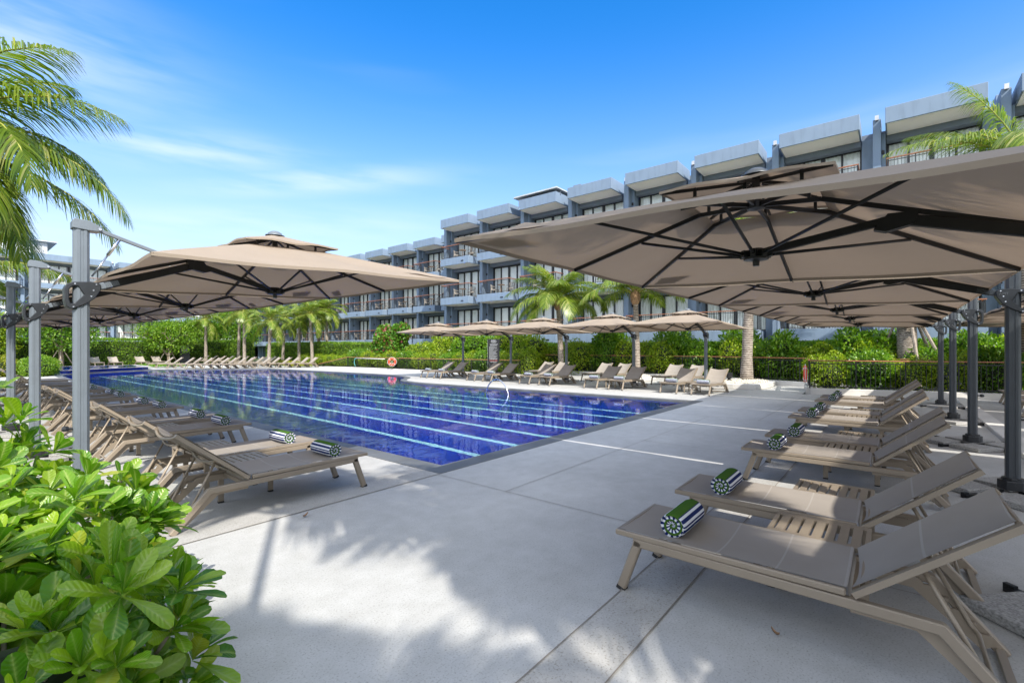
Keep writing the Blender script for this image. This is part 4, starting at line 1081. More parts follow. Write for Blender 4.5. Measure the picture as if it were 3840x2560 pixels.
def lifebuoy(loc, rz, label, tilt=0):
    t = empty('lifebuoy', loc, rz, label, 'lifebuoy'); t.scale = (0.8, 0.8, 0.8); n, m = 28, 10; vs = []; fs = []
    for i in range(n):
        a = 2 * math.pi * i / n
        for k in range(m):
            b = 2 * math.pi * k / m; r = 0.27 + 0.085 * math.cos(b)
            vs.append((r * math.cos(a), 0.065 * math.sin(b), r * math.sin(a)))
    for i in range(n):
        for k in range(m): fs.append((i * m + k, ((i + 1) % n) * m + k, ((i + 1) % n) * m + (k + 1) % m, i * m + (k + 1) % m))
    MB().add(vs, fs).build('ring', M['red'], t, smooth=True)
    for q in range(4):
        a0 = R(45 + 90 * q); pts = [(0.272 * math.cos(a0 + d_) + 0.0, 0.0, 0.272 * math.sin(a0 + d_)) for d_ in (0,)]
        mb = MB(); c = V((math.cos(a0), 0, math.sin(a0)))
        mb.tube([tuple(c * 0.272 + (c * 0.092 * math.cos(R(w_)) + V((0, 0.072 * math.sin(R(w_)), 0)))) for w_ in range(0, 361, 30)], 0.014, 5); mb.build('strap', M['rope'], t, smooth=True)
    pts = []
    for i in range(33):
        a = 2 * math.pi * i / 32 + R(45); r = 0.365 + 0.035 * abs(math.sin(2 * (a - R(45))))
        pts.append((r * math.cos(a), 0, r * math.sin(a)))
    MB().tube(pts, 0.011, 5, False).build('grab_rope', M['rope'], t, smooth=True)
    pts = [(-0.2, -0.07, -0.2), (0.1, -0.08, -0.05), (0.0, -0.08, 0.12), (-0.12, -0.08, 0.0), (0.05, -0.085, -0.15), (-0.1, -0.08, -0.42)]
    MB().tube(pts, 0.010, 5).build('throw_line', M['rope'], t, smooth=True)
    return t
lifebuoy((20.3, 27.4, 0.56), R(-40), 'orange red lifebuoy hanging on the fence beyond the pool')
lifebuoy((18.12, 2.27, 0.66), R(8), 'red lifebuoy seen edge-on at the corner post of the near fence')
# stand frame behind the first ring: pale shower bar with blue hose
t = empty('reach_pole', (20.46, 28.4, 0.74), 0, 'pale reach pole resting along the fence left of the orange lifebuoy', 'pole')
MB().tube([(-0.05, 0, 0), (-0.05, 3.6, 0.02)], 0.022, 6).build('shaft', M['white'], t, smooth=True)
MB().tube([(-0.05, 3.6, 0.02), (-0.05, 3.85, -0.05), (-0.05, 3.9, -0.35), (-0.05, 3.75, -0.6)], 0.02, 6).build('hook', simple('aqua_plastic', (0.15, 0.5, 0.5), 0.5), t, smooth=True)
t = empty('pool_grab_rail', (12.15, 10.55, -0.3), R(90) + R(-8), 'arched stainless steel grab rail rising from the pool water', 'rail')
MB().tube([(0.62 * math.cos(R(a)), 0, 0.0 + (0.74 * math.sin(R(a)) if a else 0)) for a in range(0, 181, 9)], 0.021, 10).tube([(0.62, 0, -1.1), (0.62, 0, 0)], 0.021, 10).tube([(-0.62, 0, -1.1), (-0.62, 0, 0)], 0.021, 10).build('arch', M['steel'], t, smooth=True)
t = empty('spot_light', (20.2, 5.15, 0.17), R(60), 'small dark garden spotlight beside the leaning palm trunk', 'lamp')
MB().lathe([(0, 0.0), (0.10, 0.0), (0.11, 0.05), (0.06, 0.07), (0.05, 0.12), (0, 0.12)], 14).build('base', M['black'], t, smooth=True)
MB().lathe([(0, 0.12), (0.09, 0.13), (0.12, 0.20), (0.125, 0.36), (0.105, 0.36), (0.10, 0.33), (0, 0.33)], 16).build('lamp_head', M['black'], t)
# raised tree planters with pebbles
def planter(cx, cy, sx, sy, label):
    t = empty('tree_planter', (cx, cy, 0), 0, label, 'planter'); mb = MB(); o = []
    for k in range(20):
        a = 2 * math.pi * k / 20; c, s = math.cos(a), math.sin(a)
        o.append((sx * math.copysign(abs(c) ** 0.55, c), sy * math.copysign(abs(s) ** 0.55, s)))
    MB().prism(o, 0.20, lambda u, v, w_: (u, v, 0.10 + w_)).build('rim', M['concrete'], t, bevel=0.02)
    r_ = random.Random(2); vs = []; fs = []; mb = MB()
    for q in range(520):
        a = r_.uniform(0, 6.28); k = math.sqrt(r_.random()) * 0.86; x, y = sx * k * math.cos(a), sy * k * math.sin(a); s = r_.uniform(0.022, 0.05)
        mb.add([(x - s, y, 0.21), (x + s, y, 0.21), (x, y - s, 0.21), (x, y + s, 0.21), (x, y, 0.21 + s), (x, y, 0.195)],
               [(0, 2, 4), (2, 1, 4), (1, 3, 4), (3, 0, 4), (2, 0, 5), (1, 2, 5), (3, 1, 5), (0, 3, 5)])
    g = mb.build('pebbles', M['pebble'], t, smooth=True)
    return t
planter(20.3, 4.6, 1.75, 0.95, 'pale curved planter of pebbles round the leaning palm trunk')
planter(20.6, 9.6, 1.5, 0.9, 'pale planter of pebbles behind the second parasol post across the pool')

# ------------------------------------------------------------------ vegetation
NR = np.random.RandomState(11)
def leaf_quads(base, dirn, nrm, L, W, droop=0.0):
    """folded kite leaves: arrays (n,3),(n,3),(n,3),(n,),(n,)"""
    dirn = dirn / np.linalg.norm(dirn, axis=1, keepdims=True)
    side = np.cross(dirn, nrm); side /= np.linalg.norm(side, axis=1, keepdims=True) + 1e-9
    up = np.cross(side, dirn)
    L = L[:, None]; W = W[:, None]
    p0 = base; p2 = base + dirn * L - up * L * droop
    m = base + dirn * L * 0.55 + up * W * 0.22
    p1 = m + side * W * 0.5; p3 = m - side * W * 0.5
    v = np.stack([p0, p1, p2, p3], 1).reshape(-1, 3)
    f = np.arange(len(base) * 4).reshape(-1, 4)
    return v, f
def rand_dirs(n):
    d = NR.normal(size=(n, 3)); return d / np.linalg.norm(d, axis=1, keepdims=True)
def lump(p, seed, sc=1.0):
    a = np.zeros(len(p)); r_ = np.random.RandomState(seed)
    for k in range(6):
        f = r_.normal(size=3) * (1.6 + 0.9 * k) * sc; a += np.sin(p @ f + r_.uniform(0, 6.28)) / (1 + 0.5 * k)
    return a / 3.0
def blob_leaves(blobs, dens, L, W, seed, shell=0.55, upb=0.35, clump=True):
    """blobs: (cx,cy,cz,rx,ry,rz)"""
    vs = []; fs = []; n0 = 0
    for bi, (cx, cy, cz, rx, ry, rz) in enumerate(blobs):
        area = 4 * math.pi * ((rx * ry) ** 1.6 / 3 + (rx * rz) ** 1.6 / 3 + (ry * rz) ** 1.6 / 3) ** (1 / 1.6)
        n = int(dens * area)
        d = rand_dirs(n); rr = (1 - shell * NR.rand(n) ** 1.8)
        bump_ = 1 + 0.16 * lump(d * 2.2, seed * 7 + bi)
        p = d * (rr * bump_)[:, None] * np.array([rx, ry, rz]) + np.array([cx, cy, cz])
        k = p[:, 2] > 0.02; p = p[k]; d = d[k]; m = len(p)
        dr = d * 0.7 + rand_dirs(m) * 0.9 + np.array([0, 0, upb])
        nm = d * 0.6 + rand_dirs(m) * 0.7 + np.array([0, 0, 0.5])
        v, f = leaf_quads(p, dr, nm, L * NR.uniform(0.6, 1.25, m), W * NR.uniform(0.7, 1.2, m), 0.12)
        vs.append(v); fs.append(f + n0); n0 += len(v)
    return np.concatenate(vs), np.concatenate(fs)
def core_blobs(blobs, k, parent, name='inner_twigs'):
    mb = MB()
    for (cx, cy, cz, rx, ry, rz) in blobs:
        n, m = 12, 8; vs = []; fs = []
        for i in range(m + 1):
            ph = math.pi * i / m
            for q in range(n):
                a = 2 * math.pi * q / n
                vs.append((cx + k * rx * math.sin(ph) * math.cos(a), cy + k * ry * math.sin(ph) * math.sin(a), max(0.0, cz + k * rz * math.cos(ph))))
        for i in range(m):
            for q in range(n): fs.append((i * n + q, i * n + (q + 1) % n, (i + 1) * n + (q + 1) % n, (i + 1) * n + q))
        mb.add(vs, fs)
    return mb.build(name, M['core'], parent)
def shrub_proto(blobs, dens, L, W, m, seed, core=0.72, **kw):
    t = empty('shrub', (0, 0, 0)); v, f = blob_leaves(blobs, dens, L, W, seed, **kw)
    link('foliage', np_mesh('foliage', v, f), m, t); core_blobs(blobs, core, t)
    return t
def put_shrub(p, used_, x, y, rz, sc, label, group, name=None):
    o = p if not used_ else dup(p)
    o.location = (x, y, 0); o.rotation_euler = (0, 0, rz); o.scale = sc
    return tag(o, label, 'shrub', group)

# clipped hedge at the far end: box with a skin of small leaves
def hedge(name, x0, x1, y0, y1, z1, dens, L, m, label, jit=0.05):
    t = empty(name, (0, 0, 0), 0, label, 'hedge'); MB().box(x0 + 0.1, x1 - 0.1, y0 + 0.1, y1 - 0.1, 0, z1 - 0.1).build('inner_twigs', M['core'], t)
    P_ = []; N_ = []
    def face(n, f, nrm):
        a, b = NR.rand(n), NR.rand(n); P_.append(np.stack(f(a, b), 1)); N_.append(np.tile(np.array(nrm, float), (n, 1)))
    A = lambda u, v: int(u * v * dens)
    face(A(x1 - x0, z1), lambda a, b: (x0 + (x1 - x0) * a, np.full_like(a, y0), z1 * b), (0, -1, 0))
    face(A(x1 - x0, y1 - y0), lambda a, b: (x0 + (x1 - x0) * a, y0 + (y1 - y0) * b, np.full_like(a, z1)), (0, 0, 1))
    face(A(y1 - y0, z1), lambda a, b: (np.full_like(a, x0), y0 + (y1 - y0) * a, z1 * b), (-1, 0, 0))
    face(A(y1 - y0, z1), lambda a, b: (np.full_like(a, x1), y0 + (y1 - y0) * a, z1 * b), (1, 0, 0))
    p = np.concatenate(P_); nm = np.concatenate(N_); n = len(p)
    lm = lump(p * np.array([0.5, 0.5, 0.9]), 5)
    p = p + nm * (jit * NR.randn(n) + 0.10 * lm)[:, None]
    d = nm * 0.5 + rand_dirs(n) * 0.8 + np.array([0, 0, 0.25])
    v, f = leaf_quads(p, d, nm + rand_dirs(n) * 0.6, L * NR.uniform(0.6, 1.2, n), L * 0.6 * NR.uniform(0.7, 1.2, n), 0.1)
    link('foliage', np_mesh('foliage', v, f), m, t); return t
hedge('clipped_hedge', -12, 18.6, 53.6, 55.2, 2.25, 300, 0.12, M['hedge'], 'long clipped green hedge behind the far loungers at the left')
hedge('clipped_hedge', 18.75, 20.3, 50.2, 55.0, 2.25, 300, 0.12, M['hedge'], 'short clipped hedge block jutting out beside the palms')
hedge('clipped_hedge', 22.3, 23.6, 33.5, 52.0, 1.95, 330, 0.11, M['hedge'], 'clipped hedge running behind the palm trunks along the middle wing')
hedge('clipped_hedge', 24.2, 25.7, -9.0, 30.0, 1.72, 330, 0.10, M['mid'], 'dense evergreen hedge between the long fence and the tall hotel block')

# --- shrubs behind the fences
rs = random.Random(21)
pm = [shrub_proto([(0, 0, 0.75, 0.95, 0.95, 0.85), (0.5, 0.35, 1.0, 0.6, 0.6, 0.55), (-0.45, 0.4, 1.15, 0.55, 0.6, 0.5)], 260, 0.15, 0.065, M['mid'], 1, 0.66, shell=0.6),
      shrub_proto([(0, 0, 0.65, 0.95, 1.0, 0.8), (0.3, -0.5, 1.0, 0.6, 0.55, 0.5), (-0.4, 0.2, 1.05, 0.5, 0.55, 0.6)], 300, 0.11, 0.06, M['lime'], 2, 0.66, shell=0.6),
      shrub_proto([(0, 0, 0.8, 0.8, 0.8, 0.9), (0.2, 0.3, 1.5, 0.5, 0.5, 0.55), (-0.35, -0.2, 1.3, 0.5, 0.5, 0.6), (0.35, -0.35, 1.2, 0.45, 0.45, 0.5)], 210, 0.19, 0.075, M['mid'], 3, 0.5, shell=0.75, upb=0.6)]
pu = [0, 0, 0]
def shrub(kind, x, y, s, label, group, sz=None):
    o = put_shrub(pm[kind], pu[kind], x, y, rs.uniform(0, 6.28), (s, s, (sz or s)), label, group); pu[kind] = 1; return o
# near bed behind the right-hand fence
for i in range(9):
    y = 1.75 - i * 1.05; x = 19.45 + 0.19 * i + rs.uniform(-0.1, 0.1) + (0.15 if i == 0 else 0)
    shrub(0 if i % 3 == 1 else 1, x, y, rs.uniform(0.62, 0.72), f'leafy green shrub behind the near fence, {ORD[i]} from its corner post', 'shrubs behind the near fence', 0.80 + rs.uniform(-0.05, 0.10))
# bed behind the long fence
KS = [1, 2, 1, 0, 1, 1, 0, 1, 2, 1, 1, 0, 1, 1]
for i in range(14):
    y = -6.5 + i * 1.75; x = 23.15 if y < 3 else 24.1
    if y > 3: x = 24.0
    k = KS[i]
    szz = {0: 1.0, 1: 1.1, 2: 0.95}[k] * rs.uniform(0.92, 1.15)
    shrub(k, x + rs.uniform(-0.2, 0.2), y + rs.uniform(-0.3, 0.3), rs.uniform(0.95, 1.2), f'bushy green shrub behind the long fence, {ORD[i]} from the right', 'shrubs behind the long fence', szz)
for i, (x, y, s, k) in enumerate([(22.6, 3.7, 1.0, 2), (23.0, 1.0, 1.05, 2), (24.2, 5.6, 1.12, 2), (24.4, 12.6, 1.25, 2), (24.0, 0.0, 1.0, 2), (22.6, -2.2, 0.95, 2), (24.3, 9.0, 1.15, 2)]):
    shrub(k, x, y, s, f'taller upright shrub with broad leaves above the hedge, {["sixth", "fifth", "second-last", "leftmost", "fourth", "rightmost", "third"][i]} of seven', 'taller upright shrubs above the hedge', s * 1.08)
# bed behind the first fence (left of the pylon)
for i in range(12):
    y = 16.6 + i * 1.55
    k = [1, 1, 0, 1, 0, 1, 1, 0, 1, 1, 1, 0][i]
    shrub(k, 21.7 + rs.uniform(-0.2, 0.3), y, rs.uniform(0.8, 1.0), f'yellow-green shrub along the fence with the lifebuoy, {ORD[i]} from the right', 'shrubs along the lifebuoy fence', rs.uniform(0.75, 0.95))
for i in range(8):
    y = 17.8 + i * 1.5; k = [1, 1, 0, 0, 1, 1, 1, 1][i]
    shrub(k, 23.6 + rs.uniform(-0.3, 0.3), y, rs.uniform(1.2, 1.4), f'tall light green bush behind the parasols across the pool, {ORD[i]} from the right', 'tall bushes behind the far parasols', [1.55, 1.6, 1.45, 1.5, 1.75, 1.6, 1.3, 1.2][i])
for i in range(5):
    shrub(1, 21.6 + 0.1 * i, 36.0 + i * 1.7, 0.75, f'low yellow-green shrub at the foot of the palms, {ORD[i]} from the right', 'low shrubs under the palms', 0.62)
# big red-tinged bush
t = empty('sea_grape_bush', (22.9, 31.0, 0), 0, 'big rounded bush with red-tinged leaves left of the far parasols', 'bush')
bl = [(0, 0, 1.45, 1.3, 1.35, 1.4), (0.2, -1.0, 2.7, 0.75, 0.7, 0.75), (0.1, 0.9, 2.55, 0.8, 0.8, 0.8), (-0.4, 0.2, 2.3, 0.9, 0.9, 0.8)]
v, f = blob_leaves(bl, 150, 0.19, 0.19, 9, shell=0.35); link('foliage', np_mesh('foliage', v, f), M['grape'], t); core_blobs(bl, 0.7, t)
# low rounded shrubs left of the raised pool
for i, (x, y, m, lab) in enumerate([(3.6, 36.3, 'hedge', 'low rounded bright green hedge at the end of the left lounger row'), (2.2, 37.2, 'yellow', 'low yellow-green hedge between the left parasol posts'), (0.7, 37.8, 'yellow', 'low yellow hedge at the far left edge of the photo')]):
    t = empty('low_hedge', (x, y, 0), 0, lab, 'hedge'); bl = [(0, 0, 0.45, 0.85, 1.2, 0.62), (0.1, 0.6, 0.5, 0.7, 0.8, 0.6), (-0.1, -0.6, 0.45, 0.7, 0.8, 0.6)]
    v, f = blob_leaves(bl, 420, 0.085, 0.05, 30 + i, shell=0.3); link('foliage', np_mesh('foliage', v, f), M[m], t); core_blobs(bl, 0.8, t)
tag(link('ground_cover', np_mesh('ground_cover', *blob_leaves([(11.9, 46.8, 0.05, 1.8, 1.6, 0.22)], 260, 0.1, 0.05, 77, shell=0.5)), M['mid']), kind='stuff')
tag(link('flower_bed', np_mesh('flower_bed', *blob_leaves([(19.6, 42.5, 0.05, 1.0, 3.5, 0.35), (19.2, 38.8, 0.05, 0.7, 2.0, 0.3)], 200, 0.12, 0.05, 78, shell=0.5)), M['yellow']), kind='stuff')

# --- broadleaf trees
def branch(mb, p, d, L, r, depth, rr, tips):
    q = p + d * L; mid = p + d * L * 0.5 + V((rr.uniform(-1, 1), rr.uniform(-1, 1), 0)) * L * 0.06
    mb.tube([p, mid, q], [r, r * 0.85, r * 0.7], 7, False)
    if depth == 0: tips.append(q); return
    tips.append(q)
    for k in range(3):
        a = 2 * math.pi * (k / 3) + rr.uniform(-0.5, 0.5); tilt = rr.uniform(0.45, 0.85)
        x = d.cross(V((0, 0, 1)));
        if x.length < 0.1: x = V((1, 0, 0))
        x.normalize(); y = d.cross(x)
        nd = (d * math.cos(tilt) + (x * math.cos(a) + y * math.sin(a)) * math.sin(tilt) + V((0, 0, 0.12))).normalized()
        branch(mb, q, nd, L * rr.uniform(0.62, 0.8), r * 0.62, depth - 1, rr, tips)
def tree(x, y, h, spread, m, label, seed, trunk_h, L=0.20, props=True):
    t = empty('broadleaf_tree', (x, y, 0), 0, label, 'tree'); rr = random.Random(seed); mb = MB(); tips = []
    mb.tube([(0, 0, -0.1), (0.05, 0.03, trunk_h * 0.5), (0, 0, trunk_h)], [0.20, 0.15, 0.13], 9, False)
    for k in range(4):
        a = 2 * math.pi * k / 4 + rr.uniform(-0.3, 0.3)
        branch(mb, V((0, 0, trunk_h)), V((math.cos(a) * 0.6, math.sin(a) * 0.6, 1)).normalized(), (h - trunk_h) * 0.36, 0.085, 2, rr, tips)
    mb.build('trunk', M['bark'], t, smooth=True)
    pts = []
    cx = np.array([[p.x, p.y, p.z] for p in tips]); ctr = cx.mean(0)
    sc = np.array([spread / (np.abs(cx[:, 0]).max() + 0.01), spread / (np.abs(cx[:, 1]).max() + 0.01), 1]); cx = cx * np.clip(sc, 0.7, 1.6)
    V_, F_ = [], []; n0 = 0
    for c in cx:
        n = 85; p = c + NR.normal(size=(n, 3)) * np.array([0.42, 0.42, 0.30]) * (spread / 2.2)
        dr = (p - ctr) * 0.3 + rand_dirs(n) + np.array([0, 0, 0.2]); nm = rand_dirs(n) * 0.7 + np.array([0, 0, 1.0])
        v, f = leaf_quads(p, dr, nm, L * NR.uniform(0.6, 1.3, n), L * 0.5 * NR.uniform(0.7, 1.2, n), 0.15); V_.append(v); F_.append(f + n0); n0 += len(v)
    v, f = blob_leaves([(0, 0, h * 0.52, spread * 0.9, spread * 0.9, h * 0.30), (spread * 0.4, -spread * 0.3, h * 0.42, spread * 0.55, spread * 0.55, h * 0.2), (-spread * 0.45, spread * 0.2, h * 0.45, spread * 0.5, spread * 0.5, h * 0.2)], 42, L * 1.1, L * 0.55, seed, shell=0.8)
    V_.append(v); F_.append(f + n0)
    link('crown', np_mesh('crown', np.concatenate(V_), np.concatenate(F_)), m, t)
    if props:
        mb = MB()
        for k in range(3):
            a = 2 * math.pi * k / 3 + 0.4; mb.tube([(math.cos(a) * 0.95, math.sin(a) * 0.95, 0), (math.cos(a) * 0.1, math.sin(a) * 0.1, 1.5)], 0.035, 6)
        mb.build('prop_stakes', M['stick'], t)
    return t
tree(6.2, 50.6, 5.6, 2.4, M['mid'], 'broad green tree propped by stakes behind the left parasol posts', 4, 1.4)
tree(2.4, 52.4, 4.6, 1.9, M['lime'], 'small pale green tree at the far left before the clipped hedge', 14, 1.2)
tree(13.4, 51.2, 4.7, 2.0, M['hedge'], 'round bright green tree beside the dark pylon at the far pool end', 8, 0.8)
tree(22.5, 60.5, 7.0, 2.6, M['mid'], 'dark green tree behind the far palms and hedge', 15, 2.6, props=False)
tree(19.5, 62, 5.2, 2.2, M['hedge'], 'green tree beyond the clipped hedge behind the first far palm', 18, 2.2, props=False)

# --- coconut palms
def frond(L, az, el, droop, nleaf, llen, seed, wid=0.045, seg=3, twist=0.0):
    """verts/quads of one feather leaf, leaflets hanging from an arching stalk"""
    rr = np.random.RandomState(seed); N = 22; pts = [np.zeros(3)]; e = el
    ca, sa = math.cos(az), math.sin(az); tang = []
    for i in range(N):
        u = (i + 0.5) / N; ee = e - droop * (u ** 1.35)
        d = np.array([math.cos(ee) * ca, math.cos(ee) * sa, math.sin(ee)]); tang.append(d); pts.append(pts[-1] + d * L / N)
    pts = np.array(pts); tang.append(tang[-1]); tang = np.array(tang)
    V_, F_ = [], []; n0 = 0
    side0 = np.array([-sa, ca, 0.0])
    for s in (-1, 1):
        for k in range(nleaf):
            u = 0.13 + 0.87 * (k + rr.uniform(-0.2, 0.2)) / nleaf; u = min(0.999, max(0.1, u)); x = u * N; i = int(x); fr = x - i
            p = pts[i] * (1 - fr) + pts[min(N, i + 1)] * fr; t = tang[i]; up = np.cross(t, side0) * -1
            if up[2] < 0: up = -up
            l = llen * (math.sin(math.pi * min(1, 0.16 + 0.80 * u)) ** 0.7) * rr.uniform(0.88, 1.1)
            if u > 0.94: l *= 0.8
            fw = 0.55 + 0.9 * u ** 2
            d = side0 * s * math.cos(twist) + t * fw + up * (0.30 - 0.25 * u) + rr.normal(size=3) * 0.07; d /= np.linalg.norm(d)
            w = wid * (0.7 + 0.4 * math.sin(math.pi * u)); q = p.copy(); row = []
            wv = np.cross(d, up); wv = wv / (np.linalg.norm(wv) + 1e-9); wv = wv * 0.75 + t * 0.35; wv /= np.linalg.norm(wv)
            for g in range(seg + 1):
                ww = w * [0.55, 1.0, 0.8, 0.08][g] if seg == 3 else w * [0.7, 1.0, 0.1][g]
                row.append(q + wv * ww * 0.5); row.append(q - wv * ww * 0.5)
                d = d + np.array([0, 0, -1.0]) * (0.24 + 0.30 * rr.rand()) * (0.6 + 0.5 * g); d /= np.linalg.norm(d); q = q + d * l / seg
            V_ += row
            for g in range(seg): F_.append([n0 + 2 * g, n0 + 2 * g + 1, n0 + 2 * g + 3, n0 + 2 * g + 2])
            n0 += 2 * (seg + 1)
    return np.array(V_), np.array(F_), pts
def crown(specs, nleaf, llen, seed, wid, seg=3):
    V_, F_ = [], []; n0 = 0; st = MB()
    for i, (L, az, el, dr, *tw) in enumerate(specs):
        v, f, pts = frond(L, az, el, dr, nleaf, llen * (0.8 + 0.2 * L / 3.0), seed + i, wid, seg, tw[0] if tw else 0.0); V_.append(v); F_.append(f + n0); n0 += len(v)
        st.tube([tuple(p) for p in pts[::3]], [0.035 * (1 - 0.85 * k / max(1, len(pts[::3]) - 1)) for k in range(len(pts[::3]))], 5, False)
    return np_mesh('crown', np.concatenate(V_), np.concatenate(F_)), st
def rand_specs(n, L, seed, lo=-0.5, hi=1.35):
    rr = random.Random(seed); out = []
    for i in range(n):
        u = i / (n - 1); out.append((L * rr.uniform(0.85, 1.1) * (0.8 if u > 0.85 else 1), 2.399 * i + rr.uniform(-0.25, 0.25), lo + (hi - lo) * u + rr.uniform(-0.1, 0.1), rr.uniform(1.1, 1.7) * (0.75 if u > 0.8 else 1)))
    return out
def palm(x, y, h, specs, label, group=None, lean=(0, 0), r=0.16, nleaf=46, llen=0.75, seed=1, wid=0.05, seg=3, mesh=None, boot=True, z0=0.0, name='coconut_palm'):
    t = empty(name, (x, y, z0), 0, label, 'palm tree', group)
    pts = []; rs_ = []
    for i in range(11):
        u = i / 10; pts.append((lean[0] * u ** 1.6, lean[1] * u ** 1.6, -0.1 + (h + 0.1) * u)); rs_.append(r * (1.25 - 0.25 * min(1, u * 6)) * (1 - 0.28 * u) * (1 + 0.03 * math.sin(i * 2.1)))
    MB().tube(pts, rs_, 14).build('trunk', M['palmbark'], t, smooth=True)
    me, st = mesh if mesh else crown(specs, nleaf, llen, seed, wid, seg)
    c = link('crown', me, M['palm'], t, (lean[0], lean[1], h + 0.1))
    if isinstance(st, MB): so_ = st.build('leaf_stalks', M['rachis'], c, smooth=True)
    else: so_ = link('leaf_stalks', st, None, c)
    if boot:
        rr = random.Random(seed); mb = MB(); top = V((lean[0], lean[1], h))
        mb.lathe([(r * 0.75, -0.42), (r * 1.15, -0.30), (r * 1.5, -0.02), (r * 1.25, 0.2), (r * 0.6, 0.35)], 12, top)
        for k in range(26):
            a = rr.uniform(0, 6.28); b = top + V((math.cos(a) * r * 1.15, math.sin(a) * r * 1.15, rr.uniform(-0.25, 0.25))); u = V((math.cos(a), math.sin(a), rr.uniform(-0.9, 0.9))) * rr.uniform(0.08, 0.22)
            mb.bar(b, b + u, rr.uniform(0.02, 0.06), 0.006, (0, 0, 1))
        mb.build('fibre_boot', M['boot'], t)
    return t, (me, so_.data)
# far row beside the pool end
FP = [(16.2, 50.6, 4.2, 0), (18.6, 49.4, 4.9, 1), (17.6, 45.4, 4.6, 2), (17.5, 40.3, 3.7, 0), (21.2, 45.8, 4.3, 1), (21.2, 42.6, 4.2, 2), (20.9, 39.6, 4.4, 0), (23.0, 40.9, 5.0, 1), (22.9, 42.2, 4.9, 2)]
crowns = []
for k in range(3): crowns.append(None)
for i, (x, y, h, k) in enumerate(FP):
    nm = ORD[i]
    _, me = palm(x, y, h, rand_specs(20, 2.5, 40 + k), f'slim coconut palm of the far poolside row, {nm} from the left' if i < 7 else f'{["taller", "darker"][i - 7]} coconut palm behind the far row beside the middle wing',
                 'coconut palms in the far poolside row', (rnd.uniform(-0.15, 0.2), rnd.uniform(-0.2, 0.2)), 0.15, 44, 0.62, 50 + k, 0.042, 2, crowns[k], boot=False)
    crowns[k] = me
_, _m = palm(7.5, 64, 4.4, None, 'palm peeping out between the far wing and the left parasols', None, (0, 0), 0.15, mesh=crowns[1], boot=False)
# two palms across the pool
palm(21.6, 14.1, 4.0, [(3.4, R(150), 0.35, 1.75), (3.3, R(128), 0.75, 1.6), (3.3, R(100), 1.0, 1.3), (3.2, R(200), 0.5, 1.7), (3.5, R(-40), 0.65, 2.0), (3.5, R(-62), 0.55, 2.1), (3.3, R(-20), 0.85, 1.7), (3.2, R(-85), 0.9, 1.8),
      (3.1, R(60), 0.8, 1.6), (3.0, R(20), 1.0, 1.5), (2.9, R(170), 1.15, 1.1), (2.7, R(-110), 1.15, 1.3), (2.6, R(90), 1.35, 0.8), (2.9, R(118), 0.1, 1.5), (2.8, R(165), -0.05, 1.4), (3.0, R(-130), 0.3, 1.8), (2.8, R(215), 0.85, 1.4), (2.4, R(-50), 1.3, 0.9), (3.3, R(140), 0.15, 1.9), (3.2, R(-30), 0.35, 2.0), (3.1, R(-72), 0.2, 1.9), (3.0, R(110), 0.6, 1.7), (2.8, R(135), 1.2, 1.0), (2.8, R(0), 0.5, 1.8)],
     'spreading coconut palm behind the middle parasol across the pool', None, (-0.1, 0.15), 0.17, 84, 0.92, 70, 0.034)
palm(21.7, 9.75, 4.05, rand_specs(19, 3.1, 91, 0.3), 'coconut palm with a shaggy brown boot left of the nearest far parasol', None, (0.0, 0.1), 0.165, 78, 0.88, 90, 0.034)
palm(21.3, 4.75, 5.9, rand_specs(16, 2.6, 92, 0.1), 'leaning coconut palm trunk in the pebble planter at right', None, (0.35, -0.15), 0.225, 60, 0.8, 93, 0.036)
# thick propped trunk at right
t, _ = palm(23.0, -0.4, 5.2, rand_specs(16, 3.2, 94, 0.2), 'thick pale palm trunk held by weathered timber props at right', None, (0.1, 0.1), 0.33, 60, 0.9, 95, 0.036)
mb = MB()
for a in (R(75), R(195), R(-50), R(255)): mb.tube([(math.cos(a) * 1.25, math.sin(a) * 1.25, 0.4), (math.cos(a) * 0.38, math.sin(a) * 0.38, 2.45)], 0.055, 7)
mb.bar((-0.6, -0.42, 2.42), (0.6, -0.42, 2.42), 0.06, 0.1).bar((-0.42, -0.6, 2.33), (-0.42, 0.6, 2.33), 0.06, 0.1)
mb.build('timber_props', M['stick'], t)
# tall palm entering at the right edge
palm(20.6, -3.1, 7.0, [(4.0, R(118), 0.55, 1.0), (4.6, R(110), 0.05, 1.15), (3.4, R(80), 0.9, 0.9), (3.6, R(140), 0.2, 1.5), (3.4, R(95), 1.25, 0.5), (3.6, R(170), 0.5, 1.6), (3.4, R(60), 0.6, 1.2),
      (3.5, R(-170), 0.7, 1.5), (3.4, R(-90), 0.6, 1.5), (3.4, R(-40), 0.6, 1.5), (3.4, R(10), 0.7, 1.4), (3.2, R(130), 0.75, 1.5), (3.3, R(150), -0.25, 1.2), (3.2, R(105), 0.3, 1.4)],
     'tall coconut palm entering at the right edge above the big parasol', None, (0.0, 0.0), 0.17, 92, 0.95, 110, 0.032)
